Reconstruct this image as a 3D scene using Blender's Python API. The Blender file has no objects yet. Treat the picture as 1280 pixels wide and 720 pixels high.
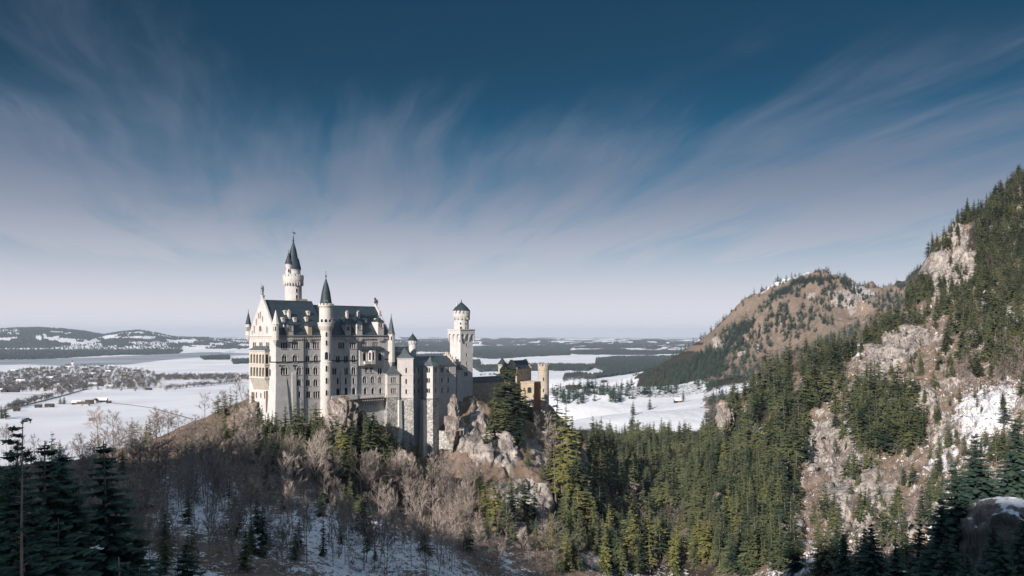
import bpy, math, random
import numpy as np
from math import radians, sin, cos, tan, pi, log, exp, sqrt
C = bpy.context.scene
COL = C.collection
random.seed(7)
RNG = np.random.default_rng(7)
F, CX, CY, CH = 1100.0, 640.0, 418.0, 150.0      # focal length in photo pixels, eye point, camera height above the plain

# ------------------------------------------------------------------ camera
cam = bpy.data.cameras.new('camera'); camo = bpy.data.objects.new('camera', cam); COL.objects.link(camo)
cam.sensor_width = 36; cam.lens = 36*F/1280; cam.shift_y = (CY-360)/1280
cam.clip_start = 1; cam.clip_end = 120000
camo.location = (0, 0, CH); camo.rotation_euler = (radians(90), 0, 0)
C.camera = camo
# ------------------------------------------------------------------ sun, sky, exposure
SUN_EL = 24.0
SH = (-0.505, -0.863)                              # horizontal direction towards the sun: left, behind the camera
sun = bpy.data.lights.new('sun', 'SUN'); suno = bpy.data.objects.new('sun', sun); COL.objects.link(suno)
sun.energy = 5.0; sun.angle = radians(0.5); sun.color = (1.0, 0.905, 0.82)
from mathutils import Vector
_d = Vector((SH[0]*cos(radians(SUN_EL)), SH[1]*cos(radians(SUN_EL)), sin(radians(SUN_EL))))
suno.rotation_euler = _d.to_track_quat('Z', 'Y').to_euler()
suno.location = (0, 0, 900)
C.view_settings.view_transform = 'Standard'; C.view_settings.look = 'None'
C.view_settings.gamma = 1; C.view_settings.use_curve_mapping = False
C.view_settings.exposure = 0.52
C.cycles.volume_bounces = 0; C.cycles.max_bounces = 6; C.cycles.diffuse_bounces = 2; C.cycles.transparent_max_bounces = 8
C.cycles.volume_step_rate = 4
C.cycles.use_denoising = True

class NT:
    """small helper round a node tree"""
    def __init__(s, tree): s.t = tree; s.n = tree.nodes; s.l = tree.links
    def new(s, typ, **kw):
        nd = s.n.new(typ)
        for k, v in kw.items():
            if k == 'op': nd.operation = v
            else: setattr(nd, k, v)
        return nd
    def link(s, a, b): s.l.new(a, b)
    def set(s, sock, v):
        if hasattr(v, 'is_output'): s.l.new(v, sock)
        else:
            try: sock.default_value = v
            except Exception: sock.default_value = (*v, 1)
    def math(s, op, a, b=0.0, c=None, clamp=False):
        nd = s.n.new('ShaderNodeMath'); nd.operation = op; nd.use_clamp = clamp
        s.set(nd.inputs[0], a); s.set(nd.inputs[1], b)
        if c is not None: s.set(nd.inputs[2], c)
        return nd.outputs[0]
    def vmath(s, op, a, b):
        nd = s.n.new('ShaderNodeVectorMath'); nd.operation = op
        s.set(nd.inputs[0], a); s.set(nd.inputs[1], b)
        return nd.outputs[0]
    def mix(s, f, a, b, blend='MIX'):
        nd = s.n.new('ShaderNodeMix'); nd.data_type = 'RGBA'; nd.blend_type = blend; nd.clamp_factor = True
        s.set(nd.inputs[0], f); s.set(nd.inputs[6], a); s.set(nd.inputs[7], b)
        return nd.outputs[2]
    def noise(s, vec, scale, detail=4, rough=0.55, lac=2.0, dist=0.0):
        nd = s.n.new('ShaderNodeTexNoise'); nd.noise_dimensions = '3D'
        s.set(nd.inputs['Vector'], vec); nd.inputs['Scale'].default_value = scale; nd.inputs['Detail'].default_value = detail
        nd.inputs['Roughness'].default_value = rough; nd.inputs['Lacunarity'].default_value = lac; nd.inputs['Distortion'].default_value = dist
        return nd.outputs[0]
    def step(s, x, a, b, lo=0.0, hi=1.0):
        nd = s.n.new('ShaderNodeMapRange'); nd.interpolation_type = 'SMOOTHSTEP'
        s.set(nd.inputs[0], x); s.set(nd.inputs[1], a); s.set(nd.inputs[2], b); nd.inputs[3].default_value = lo; nd.inputs[4].default_value = hi
        return nd.outputs[0]
    def comb(s, x, y, z):
        nd = s.n.new('ShaderNodeCombineXYZ'); s.set(nd.inputs[0], x); s.set(nd.inputs[1], y); s.set(nd.inputs[2], z); return nd.outputs[0]

def build_world():
    w = bpy.data.worlds.new('World'); C.world = w; w.use_nodes = True
    T = NT(w.node_tree); w.node_tree.nodes.clear()
    out = T.new('ShaderNodeOutputWorld'); bg = T.new('ShaderNodeBackground')
    sky = T.new('ShaderNodeTexSky', sky_type='NISHITA', sun_disc=False, sun_elevation=radians(SUN_EL),
                sun_rotation=math.atan2(SH[0], SH[1]), altitude=900, air_density=1.0, dust_density=0.6, ozone_density=2.0)
    tc = T.new('ShaderNodeTexCoord')
    sep = T.new('ShaderNodeSeparateXYZ'); T.link(tc.outputs['Generated'], sep.inputs[0])
    x, y, z = sep.outputs
    # cirrus on a layer high above: project the direction on to a plane, so the streaks run together towards the horizon
    zz = T.math('MAXIMUM', z, 0.0); den = T.math('ADD', zz, 0.09)
    u = T.math('DIVIDE', x, den); v = T.math('DIVIDE', y, den)
    flat = T.comb(u, v, 0.0)
    warp = T.new('ShaderNodeTexNoise'); T.link(flat, warp.inputs['Vector']); warp.inputs['Scale'].default_value = .55; warp.inputs['Detail'].default_value = 3
    flat = T.vmath('ADD', flat, T.vmath('MULTIPLY', T.vmath('SUBTRACT', warp.outputs['Color'], (.5,.5,.5)), (.42,.42,0)))
    def streak(rot, sx, sy, off, detail=6, rough=0.6, dist=0.8):
        mp = T.new('ShaderNodeMapping'); mp.vector_type = 'POINT'
        T.link(flat, mp.inputs[0]); mp.inputs['Rotation'].default_value = (0, 0, rot)
        mp.inputs['Location'].default_value = off
        sc = T.vmath('MULTIPLY', mp.outputs[0], (sx, sy, 1))
        return T.noise(sc, 1.0, detail, rough, 2.0, dist)
    wisp = streak(radians(-15), 1.7, .30, (3.1, 1.7, 0.4), 7, .60, .6)        # long bands that run together over the castle
    wisp2 = streak(radians(-10), 1.6, .36, (9.3, 4.2, 2.0), 7, .60, .8)
    big = streak(radians(-20), .50, .42, (4.9, 1.2, 3.0), 4, .5, .4)
    fine = streak(radians(-15), 7.0, .8, (5.5, 2.2, 1.0), 5, .6, .5)
    left = T.step(x, .12, -.42)
    w12 = T.math('ADD', T.math('MULTIPLY', wisp, T.math('SUBTRACT', 1.0, T.math('MULTIPLY', left, .75))),
                 T.math('MULTIPLY', wisp2, T.math('MULTIPLY', left, .75)))
    cl = T.math('ADD', T.math('MULTIPLY', w12, .58), T.math('MULTIPLY', big, .28))
    cl = T.math('ADD', cl, T.math('MULTIPLY', fine, .16))
    # more cloud low down and to the left
    bias = T.math('ADD', T.step(z, .36, .10, -.10, .15), T.math('MULTIPLY', left, .05))
    cl = T.math('ADD', cl, bias)
    fac = T.step(cl, .42, .74)
    low = T.math('POWER', T.step(z, .25, .02), 1.15)                 # the veil thickens into one sheet near the horizon
    fac = T.math('MAXIMUM', T.math('MULTIPLY', fac, .86), T.math('MULTIPLY', low, .94))
    fac = T.math('MAXIMUM', fac, T.step(z, .45, .8, 0, .6))  # overhead veil, out of view, added and brightened as extra fill light
    blue = T.mix(1.0, sky.outputs[0], (.060, .50, .66, 1), 'MULTIPLY')
    deep = T.math('MAXIMUM', T.step(z, .0, .30, .62, .21), T.step(z, .45, .75, .2, .95))
    blue = T.mix(1.0, blue, T.comb(deep, deep, deep), 'MULTIPLY')
    ccol = T.mix(T.step(z, -.02, .195), (5.3, 5.05, 5.45, 1), (1.12, 1.38, 1.95, 1))
    ccol = T.mix(T.step(z, .42, .75), ccol, (4.2, 5.2, 6.4, 1))  # bright overhead tone for the added fill
    col = T.mix(fac, blue, ccol)
    T.link(col, bg.inputs[0]); bg.inputs[1].default_value = 0.115
    T.link(bg.outputs[0], out.inputs[0])
build_world()

# ------------------------------------------------------------------ numpy noise
def _hash(ix, iy, seed):
    n = (ix.astype(np.int64)*374761393 + iy.astype(np.int64)*668265263 + seed*1442695041) & 0xFFFFFFFF
    n = ((n ^ (n >> 13))*1274126177) & 0xFFFFFFFF
    n = (n ^ (n >> 16)) & 0xFFFF
    return n/65535.0
def vnoise(x, y, seed=0):
    ix = np.floor(x); iy = np.floor(y); fx = x-ix; fy = y-iy
    fx = fx*fx*fx*(fx*(fx*6-15)+10); fy = fy*fy*fy*(fy*(fy*6-15)+10)
    a = _hash(ix, iy, seed); b = _hash(ix+1, iy, seed); c = _hash(ix, iy+1, seed); d = _hash(ix+1, iy+1, seed)
    return (a+(b-a)*fx)*(1-fy)+(c+(d-c)*fx)*fy
def fbm(x, y, seed=0, octv=5, gain=.5, ridged=False):
    s = 0; a = 1; t = 0
    for k in range(octv):
        n = vnoise(x*2**k+17.3*k, y*2**k-9.1*k, seed+k)
        if ridged: n = 1-abs(2*n-1)
        s = s+a*n; t += a; a *= gain
    return s/t

# ------------------------------------------------------------------ terrain
# what the land is at some depth along the view: (px, py, depth) of points on the visible ground
CPV = [
 # the castle's ridge, west to east
 (-200,585,330),(-60,575,360),(40,572,385),(120,566,400),(200,556,410),(260,541,415),(300,528,412),(318,508,412),(345,532,399),(372,524,410),(400,520,417),
 (430,503,420),(450,512,424),(468,530,432),(490,558,440),(512,572,448),(545,574,458),(565,545,470),(572,500,482),
 # plateau behind the front buildings
 (330,485,450),(380,472,470),(440,470,490),(520,482,500),(560,484,505),(590,488,498),(615,494,520),(650,500,545),(680,502,552),(700,512,560),
 (600,486,560),(640,492,580),
 # slope under it
 (-100,640,260),(0,640,280),(100,630,310),(200,615,330),(300,585,360),(360,560,385),(400,552,392),(440,566,395),(500,602,405),(540,612,415),
 (100,690,220),(200,690,235),(300,640,300),(300,700,240),(400,610,340),(400,660,290),(400,720,240),(480,640,345),(480,700,270),(540,660,350),(560,720,270),
 # crag under the gate
 (585,520,488),(598,545,474),(600,600,432),(620,560,468),(640,560,470),(655,535,500),(655,580,455),(650,620,420),(660,660,390),(640,690,350),(690,540,525),(690,590,475),
 (700,630,430),(700,670,395),(640,720,320),(715,700,365),
 # gorge
 (740,545,690),(740,585,650),(745,640,540),(760,700,420),(790,575,770),(800,630,580),(810,700,430),(850,572,790),(850,610,690),(860,660,540),(880,720,420),(890,585,740),
 # valley floor with meadow
 (730,535,920),(760,545,930),(850,545,950),(720,522,1120),(800,515,1180),(875,500,1320),(720,505,1400),(820,500,1450),(700,492,1650),(780,488,1700),(850,480,1750),
 (720,470,2300),(800,472,2250),
 # near hill on the right
 (905,560,640),(900,520,690),(915,500,720),(940,540,570),(945,490,690),(960,600,470),(975,660,390),(970,465,700),(1000,545,520),(1000,480,650),(1010,620,430),(1030,450,690),
 (1020,700,310),(1060,580,460),(1060,500,560),(1070,430,690),(1100,640,380),(1110,560,455),(1110,470,545),(1120,410,640),(1130,385,740),(1150,600,400),(1150,490,490),
 (1170,430,560),(1165,375,730),(1172,335,800),(1178,300,815),(1195,268,850),(1190,360,740),(1220,340,790),(1235,285,850),(1240,244,900),(1260,232,930),(1285,225,950),(1290,280,850),(1275,340,720),
 (1220,400,640),(1270,400,610),(1215,460,500),(1270,450,500),(1210,530,430),(1275,520,415),(1200,600,375),(1280,590,340),(1130,720,270),(1200,690,290),(1280,690,240),
 (1400,200,950),(1400,400,560),(1400,560,330),(1400,700,220),(1600,150,950),(1600,400,520),(1600,650,230),
 # hill in the middle distance
 (820,476,1850),(860,458,1900),(885,433,1950),(900,416,2020),(920,396,2080),(950,373,2120),(975,357,2160),(1000,346,2180),(1040,344,2190),(1070,352,2200),(1092,367,2210),(1105,372,2300),
 (1130,360,2450),(1160,356,2500),(1250,350,2500),(1400,330,2500),(1600,310,2500),
 (900,458,1780),(950,440,1850),(950,410,1960),(1000,420,1880),(1000,380,2060),(1050,400,1900),(1050,372,2060),(1080,395,1950),
 (950,466,1600),(1000,452,1620),(1050,436,1600),(900,482,1500),
]
CPH = []                                            # (px, depth, height above the plain)
for px in (-900,-400,-150,0,120,240,340,460,560,640,700):
    CPH += [(px,1150 if px < 300 else 1250,-4),(px,1700,-4),(px,2600,-4),(px,4000,-4)]
    CPH += [(px,800,12 if px < 600 else 40)]
for px in (760,840,920,1000,1100,1250,1450,1800): CPH += [(px,3600,-4),(px,4600,-4),(px,2900,15 if px < 850 else 70)]
CPH += [(760,3000,-4),(720,2800,-4)]
for px in (960,1040,1120): CPH += [(px,2500,95),(px,980,58),(px,1250,60)]
for px in (1200,1400,1600): CPH += [(px,1250,140),(px,1600,120)]
CPH += [(980,820,70),(900,860,55),(1060,820,85),(1130,900,110)]
# foreground, below the picture
for px in (-900,-300,300,900,1500,2200): CPH += [(px,14,48),(px,22,54)]
for px,d,h in ((-900,120,120),(-400,120,118),(-100,110,110),(60,110,106),(200,120,98),(330,130,80),(480,140,62),(640,130,45),(800,140,40),(950,150,52),(1100,150,70),(1280,150,92),(1500,150,110),(2100,200,180),
               (-100,40,92),(200,40,80),(640,40,40),(1100,40,55),(1500,40,66),(2100,40,70),(2100,90,100),(-900,40,92),(-900,300,118),(-900,600,30),(2100,600,330),(2100,1000,380),(2100,2500,280),
               (640,220,32),(780,220,22),(900,230,32),(780,300,24),
               (220,520,86),(100,520,72),(0,520,60),(-200,520,50),(330,600,55),(460,600,70),(560,640,80),(640,680,76),(700,680,66)):
    CPH.append((px,d,h))
_pts = [(p/100., 11*log(D), CH-(q-CY)*D/F) for p,q,D in CPV] + [(p/100., 11*log(D), h) for p,D,h in CPH]
_P = np.array([a[:2] for a in _pts]); _V = np.array([a[2] for a in _pts])
_c2 = .45
def facets(u, w, seed):
    """blocky rock: every cell of a broken-up pattern gets its own height and tilt"""
    iu, iw = np.floor(u), np.floor(w); best = np.full(u.shape, 9.0); out = np.zeros(u.shape)
    for i in (-1,0,1):
        for j in (-1,0,1):
            cu, cw = iu+i, iw+j; pu = cu+_hash(cu,cw,seed); pw = cw+_hash(cu,cw,seed+1); du, dw = u-pu, w-pw; dd = du*du+dw*dw
            val = _hash(cu,cw,seed+2)+(_hash(cu,cw,seed+3)-.5)*1.3*du+(_hash(cu,cw,seed+4)-.5)*1.3*dw
            m = dd < best; out = np.where(m, val, out); best = np.where(m, dd, best)
    return out
def _k(A, B): return np.sqrt(((A[:,None,:]-B[None,:,:])**2).sum(-1)+_c2)
_n = len(_P); _M = np.zeros((_n+3,_n+3)); _M[:_n,:_n] = _k(_P,_P) - np.eye(_n)*.02
_M[:_n,_n] = 1; _M[:_n,_n+1:] = _P; _M[_n,:_n] = 1; _M[_n+1:,:_n] = _P.T
_W = np.linalg.solve(_M, np.concatenate([_V, np.zeros(3)]))
def h_rbf(px, D):
    sh = px.shape; A = np.stack([px.ravel()/100., 11*np.log(D.ravel())], 1); out = np.empty(len(A))
    for i in range(0, len(A), 20000):
        a = A[i:i+20000]
        out[i:i+20000] = _k(a,_P)@_W[:_n] + _W[_n] + a@_W[_n+1:]
    return out.reshape(sh)
# skyline of the low wooded hills far to the left and of the far edge of the plain
SIL = np.array([(-900,405),(-300,398),(0,412),(30,409.5),(50,407.5),(80,407),(105,410),(130,416.5),(150,413.8),(175,413.2),(195,417),(215,421),(240,421.5),(265,421),(320,425),(420,428)])
def far_hills(px, D):
    top = np.interp(px, SIL[:,0], SIL[:,1]); hh = np.maximum(CH-(top-CY)*10500/F, 0)
    f = np.clip(1-np.abs(np.log(D/10500))/.34, 0, 1); f = f*f*(3-2*f)
    fade = np.clip((430-px)/120, 0, 1)
    h = hh*f*fade*(.9+.1*np.cos(px/31.))
    # gentle moraine hills all along the middle and far plain
    g = fbm(px/46.+3.1, np.log(D)*7, 41, 4)
    roll = np.clip((g-.42)/.3, 0, 1)*np.clip((D-6500)/6000, 0, 1)*np.interp(px, [-900,200,440,700,1300], [40,50,95,60,40])
    return np.maximum(h, roll*np.clip((42000-D)/20000, 0, 1))
def softpos(h): return np.where(h > 6, h-3, np.where(h < 0, 0, h*h/12.))
def region_noise(px, D, h):
    """relief added to the smooth land, in metres"""
    x = (px-CX)/F*D; y = D
    near = np.clip((3200-D)/1200, 0, 1)*np.clip(h/25., 0, 1)
    crag = np.exp(-(((px-640)/75)**2+((np.log(D)-log(465))/.16)**2)) + np.exp(-(((px-430)/30)**2+((np.log(D)-log(408))/.05)**2))
    cliff = np.clip((px-930-(D-450)*.12)/80, 0, 1)*np.clip((1050-D)/150, 0, 1)*np.clip((D-230)/80, 0, 1)
    midh = np.clip((px-880)/40, 0, 1)*np.clip((D-1700)/150, 0, 1)*np.clip((2500-D)/200, 0, 1)
    r1 = fbm(x/34, y/34, 3, 5, .55, True)-.6
    r2 = fbm(x/9, y/9, 8, 4, .55, True)-.6
    s1 = fbm(x/60, y/60, 5, 5)-.5
    big = fbm(x/160, y/160, 15, 5, .5, True)-.6
    n = near*(s1*6 + r2*1.2) + crag*(r1*9+r2*5) + cliff*(r1*17+r2*5) + midh*(big*70+r1*22)
    keep = 1-np.exp(-(((px-440)/120)**4+((np.log(D)-log(440))/.10)**4))*.75      # calmer under the buildings
    return n*keep
def H(px, D):
    h = h_rbf(px, D); h = softpos(h + np.where(D < 3600, region_noise(px, D, h), 0))
    return np.maximum(h, far_hills(px, D))
GPX = np.concatenate([np.arange(-900,-100,25), np.arange(-100,1380,2.0), np.arange(1380,2201,25)])
GD = np.exp(np.concatenate([np.linspace(log(14),log(200),60,endpoint=False), np.linspace(log(200),log(1000),430,endpoint=False),
                            np.linspace(log(1000),log(3000),210,endpoint=False), np.linspace(log(3000),log(45000),170)]))
GP2, GD2 = np.meshgrid(GPX, GD)                       # rows: depth, columns: px
GH = H(GP2, GD2)
GX = (GP2-CX)/F*GD2
GPY = CY-(GH-CH)*F/GD2                               # where each ground point falls in the photograph
GVIS = np.minimum.accumulate(GPY, axis=0)            # highest ground seen so far along each column
def zg(x, y):
    px = CX+F*x/y
    j = np.interp(px, GPX, np.arange(len(GPX))); i = np.interp(np.log(y), np.log(GD), np.arange(len(GD)))
    j0 = np.clip(j.astype(int) if hasattr(j,'astype') else int(j), 0, len(GPX)-2); i0 = np.clip(i.astype(int) if hasattr(i,'astype') else int(i), 0, len(GD)-2)
    fj = j-j0; fi = i-i0
    return (GH[i0,j0]*(1-fj)+GH[i0,j0+1]*fj)*(1-fi)+(GH[i0+1,j0]*(1-fj)+GH[i0+1,j0+1]*fj)*fi
def hit(px, py):
    """nearest visible ground under this point of the photograph -> x, y, z (None above the skyline)"""
    j = int(round(np.interp(px, GPX, np.arange(len(GPX)))))
    k = np.nonzero(GVIS[:,j] <= py)[0]
    if not len(k): return None
    i = k[0]
    if i > 0:
        a, b = GPY[i-1,j], GPY[i,j]; f = 0 if a == b else min(max((a-py)/(a-b), 0), 1)
        D = GD[i-1]*(1-f)+GD[i]*f
    else: D = GD[0]
    x = (px-CX)/F*D
    return x, D, float(zg(x, D))
# ------------------------------------------------------------------ materials
def mat(name, build, rough=.85, spec=.2):
    m = bpy.data.materials.new(name); m.use_nodes = True
    T = NT(m.node_tree); b = m.node_tree.nodes['Principled BSDF']
    b.inputs['Roughness'].default_value = rough; b.inputs['Specular IOR Level'].default_value = spec
    build(T, b); return m
def obj_vec(T): return T.new('ShaderNodeTexCoord').outputs['Object']
def pos_vec(T): return T.new('ShaderNodeNewGeometry').outputs['Position']
def bump(T, b, h, dist=.2, strength=.6):
    n = T.new('ShaderNodeBump'); T.set(n.inputs['Height'], h); n.inputs['Distance'].default_value = dist; n.inputs['Strength'].default_value = strength
    T.link(n.outputs[0], b.inputs['Normal'])
def stone(c1, c2, scale=.35, streak=True, blocks=0.0, bumpd=.05):
    def f(T, b):
        p = pos_vec(T)
        n = T.noise(p, scale, 6, .65)
        col = T.mix(T.step(n, .32, .68), c1, c2)
        if streak:                                       # rain streaks and dirt running down the walls
            s = T.vmath('MULTIPLY', p, (1.1, 1.1, .07))
            n2 = T.noise(s, 1.0, 5, .65)
            col = T.mix(T.step(n2, .50, .74, 0, .30), col, tuple(.60*x for x in c1[:3])+(1,))
            n3 = T.noise(p, .09, 3, .5); col = T.mix(T.step(n3, .45, .75, 0, .30), col, tuple(x*y for x, y in zip(c1[:3], (.78,.78,.82)))+(1,))
        if blocks:
            v = T.new('ShaderNodeTexVoronoi'); v.feature = 'DISTANCE_TO_EDGE'; T.link(T.vmath('MULTIPLY', p, (1,1,1.5)), v.inputs['Vector']); v.inputs['Scale'].default_value = blocks
            v2 = T.new('ShaderNodeTexVoronoi'); T.link(T.vmath('MULTIPLY', p, (1,1,1.5)), v2.inputs['Vector']); v2.inputs['Scale'].default_value = blocks
            sx = T.new('ShaderNodeSeparateColor'); T.link(v2.outputs['Color'], sx.inputs[0])
            col = T.mix(T.step(sx.outputs[0], .45, 1.0, 0, .7), col, tuple(.42*x for x in c1[:3])+(1,))
            col = T.mix(T.step(v.outputs['Distance'], .07, .0, 0, .75), col, tuple(.35*x for x in c1[:3])+(1,))
            bump(T, b, T.step(v.outputs['Distance'], 0, .2), .25, .7)
        else: bump(T, b, T.noise(p, 2.2, 5, .7), bumpd, .6)
        T.link(col, b.inputs['Base Color'])
    return f
M = {}
M['limestone'] = mat('pale_limestone', stone((.465,.455,.455,1), (.565,.555,.55,1)))
M['trim'] = mat('dressed_stone', stone((.49,.47,.45,1), (.585,.56,.535,1), .8))
M['ochre'] = mat('ochre_stone', stone((.42,.385,.33,1), (.52,.485,.43,1), .5))
M['rubble'] = mat('rubble_stone', stone((.42,.41,.395,1), (.54,.53,.51,1), .5, False, .62))
M['cream'] = mat('yellow_sandstone', stone((.33,.265,.18,1), (.44,.37,.27,1), .4))
M['brick'] = mat('red_brick', stone((.24,.105,.065,1), (.33,.165,.10,1), .6))
M['buff'] = mat('buff_stone', stone((.34,.30,.25,1), (.47,.42,.36,1), .5, True, 0))
def slate(c1, c2):
    def f(T, b):
        p = obj_vec(T)
        n = T.noise(p, .5, 6, .65); n2 = T.noise(T.vmath('MULTIPLY', p, (2.6,2.6,.4)), 1, 4, .6)
        col = T.mix(T.step(n, .3, .7), c1, c2)
        col = T.mix(T.step(n2, .5, .75, 0, .5), col, tuple(1.7*x for x in c2[:3])+(1,))
        T.link(col, b.inputs['Base Color'])
        w = T.new('ShaderNodeTexWave'); w.wave_type = 'BANDS'; w.bands_direction = 'Z'; T.link(p, w.inputs['Vector']); w.inputs['Scale'].default_value = .9; w.inputs['Distortion'].default_value = .6
        bump(T, b, w.outputs['Fac'], .06, .5)
    return f
M['slate'] = mat('blue_green_slate', slate((.017,.029,.041,1), (.033,.052,.066,1)), .5, .35)
M['slate_dark'] = mat('dark_slate', slate((.018,.026,.034,1), (.034,.046,.055,1)), .5, .3)
M['copper'] = mat('patinated_copper', slate((.058,.072,.080,1), (.092,.11,.118,1)), .55, .35)
def plain_mat(c, r=.7, s=.3):
    def f(T, b):
        n = T.noise(pos_vec(T), 1.7, 4, .6)
        T.link(T.mix(n, tuple(.75*x for x in c[:3])+(1,), tuple(min(1.2*x,1) for x in c[:3])+(1,)), b.inputs['Base Color'])
        b.inputs['Roughness'].default_value = r; b.inputs['Specular IOR Level'].default_value = s
    return f
M['glass'] = mat('dark_window_glass', plain_mat((.012,.017,.024), .35, .25))
M['dark_line'] = mat('dark_course', plain_mat((.055,.065,.075), .7))
M['iron'] = mat('dark_iron', plain_mat((.03,.034,.04), .6, .3))
M['shutter'] = mat('brown_wood', plain_mat((.16,.11,.085), .8))
M['bronze'] = mat('weathered_bronze', plain_mat((.06,.075,.075), .6))
M['snow'] = mat('snow', plain_mat((.70,.71,.74), .6, .3))
M['barn'] = mat('weathered_barn_wood', plain_mat((.045,.037,.033), .9))
M['plaster'] = mat('house_plaster', plain_mat((.42,.39,.35), .9))
M['tile'] = mat('dark_roof_tiles', plain_mat((.085,.062,.055), .85))
def rock_build(T, b, p=None):
    p = p or pos_vec(T)
    w = T.noise(p, .11, 7, .68, 2.1, .8)
    w2 = T.noise(T.vmath('MULTIPLY', p, (1,1,.45)), .42, 6, .7, 2.1, 1.0)
    col = T.mix(T.step(w, .30, .68), (.20,.172,.157,1), (.47,.425,.39,1))
    col = T.mix(T.step(w2, .53, .40, 0, .85), col, (.11,.095,.088,1))
    return col, T.math('ADD', w2, T.math('MULTIPLY', w, 1.5))
def rockmat(T, b):
    col, h = rock_build(T, b)
    nz = T.new('ShaderNodeSeparateXYZ'); T.link(T.new('ShaderNodeNewGeometry').outputs['Normal'], nz.inputs[0])
    nn = T.noise(pos_vec(T), .5, 5, .65)
    g = T.step(T.math('ADD', nz.outputs[2], T.math('MULTIPLY', nn, .7)), .95, 1.15)
    col = T.mix(g, col, (.20,.135,.095,1)); T.link(col, b.inputs['Base Color']); bump(T, b, h, 1.2, .9)
M['rock'] = mat('grey_rock', rockmat, .95, .1)
def snowy_rock(T, b):
    col, h = rock_build(T, b); col = T.mix(.55, col, (.10,.085,.08,1))  # rock colour darkened for the shade it lies in
    nz = T.new('ShaderNodeSeparateXYZ'); T.link(T.new('ShaderNodeNewGeometry').outputs['Normal'], nz.inputs[0])
    nn = T.noise(pos_vec(T), .38, 5, .65)
    col = T.mix(T.step(T.math('ADD', nz.outputs[2], T.math('MULTIPLY', nn, 1.1)), 1.3, 1.42), col, (.70,.71,.74,1)); T.link(col, b.inputs['Base Color']); bump(T, b, h, 1.2, .9)
M['snowy_rock'] = mat('snow_patched_rock', snowy_rock, .9, .1)

def ground_mat(T, b):
    geo = T.new('ShaderNodeNewGeometry'); p = geo.outputs['Position']
    def attr(n):
        a = T.new('ShaderNodeAttribute'); a.attribute_name = n; return a.outputs['Fac']
    snow, rock, wood = attr('snow'), attr('rock'), attr('wood')
    nb = T.noise(p, .045, 6, .62); nm = T.noise(p, .20, 6, .66, 2.0, .6); nf = T.noise(T.vmath('MULTIPLY', p, (1,1,.6)), .75, 5, .66, 2.0, .9)
    grass = T.mix(T.step(nm, .3, .7), (.135,.098,.076,1), (.250,.188,.148,1))
    grass = T.mix(T.step(nb, .40, .66, 0, .6), grass, (.165,.130,.085,1))
    grass = T.mix(T.step(nf, .56, .72, 0, .65), grass, (.07,.052,.04,1))
    rc, rh = rock_build(T, b, p)
    col = T.mix(T.step(T.math('ADD', T.math('MULTIPLY', nm, .9), T.math('SUBTRACT', rock, .95)), -.06, .10), grass, rc)
    wc = T.mix(nm, (.022,.022,.018,1), (.060,.047,.036,1))
    col = T.mix(T.step(T.math('ADD', T.math('MULTIPLY', nb, 1.0), T.math('SUBTRACT', wood, 1.0)), -.05, .12), col, wc)
    # snow lies in patches, less on steep faces
    nz = T.new('ShaderNodeSeparateXYZ'); T.link(geo.outputs['Normal'], nz.inputs[0])
    sn = T.math('ADD', T.math('MULTIPLY', nm, .45), T.math('MULTIPLY', nf, .55))
    sn = T.math('ADD', T.math('MULTIPLY', T.math('SUBTRACT', sn, .5), 2.6), .5)
    steep = T.step(nz.outputs[2], .30, .72, .35, 0)
    sf = T.step(T.math('SUBTRACT', T.math('SUBTRACT', snow, sn), steep), -.05, .07)
    nl = T.noise(p, .0035, 4, .55); nl2 = T.noise(p, .02, 5, .6)
    sc = T.mix(T.step(nl, .38, .62), (.62,.62,.645,1), (.72,.72,.75,1))
    sc = T.mix(T.step(nl2, .55, .75, 0, .25), sc, (.58,.56,.54,1))
    col = T.mix(sf, col, sc)
    T.link(col, b.inputs['Base Color'])
    bump(T, b, T.math('ADD', rh, T.math('MULTIPLY', nf, 1.2)), .9, .7)
M['ground'] = mat('ground_cover', ground_mat, .9, .1)

# ------------------------------------------------------------------ object helpers
def link(o): COL.objects.link(o); return o
def mesh_obj(name, V, Fc, mats, mi=None, parent=None, smooth=False):
    me = bpy.data.meshes.new(name)
    V = np.asarray(V, dtype=np.float32)
    if isinstance(Fc, np.ndarray):
        k = Fc.shape[1]; nf = len(Fc)
        me.vertices.add(len(V)); me.vertices.foreach_set('co', V.ravel())
        me.loops.add(nf*k); me.loops.foreach_set('vertex_index', Fc.ravel().astype(np.int32))
        me.polygons.add(nf); me.polygons.foreach_set('loop_start', np.arange(0, nf*k, k, dtype=np.int32))
        me.polygons.foreach_set('loop_total', np.full(nf, k, dtype=np.int32)) if False else None
        me.update(calc_edges=True)
    else: me.from_pydata(V.tolist(), [], Fc)
    for m in (mats if isinstance(mats, (list, tuple)) else [mats]): me.materials.append(m)
    if mi is not None: me.polygons.foreach_set('material_index', np.asarray(mi, dtype=np.int32))
    if smooth: me.polygons.foreach_set('use_smooth', np.ones(len(me.polygons), dtype=bool))
    me.update()
    o = bpy.data.objects.new(name, me); link(o)
    if parent: o.parent = parent
    return o
def tag(o, label=None, cat=None, group=None, kind=None):
    if label: o['label'] = label
    if cat: o['category'] = cat
    if group: o['group'] = group
    if kind: o['kind'] = kind
    return o
def structure(o, label=None, cat=None): return tag(o, label, cat, None, 'structure')

# ------------------------------------------------------------------ land surfaces
def inpoly(px, py, poly):
    poly = np.asarray(poly, float); r = np.zeros(np.shape(px), bool); n = len(poly); j = n-1
    for i in range(n):
        xi, yi = poly[i]; xj, yj = poly[j]
        with np.errstate(divide='ignore', invalid='ignore'):
            r ^= ((yi > py) != (yj > py)) & (px < (xj-xi)*(py-yi)/(yj-yi+1e-12)+xi)
        j = i
    return r
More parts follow.
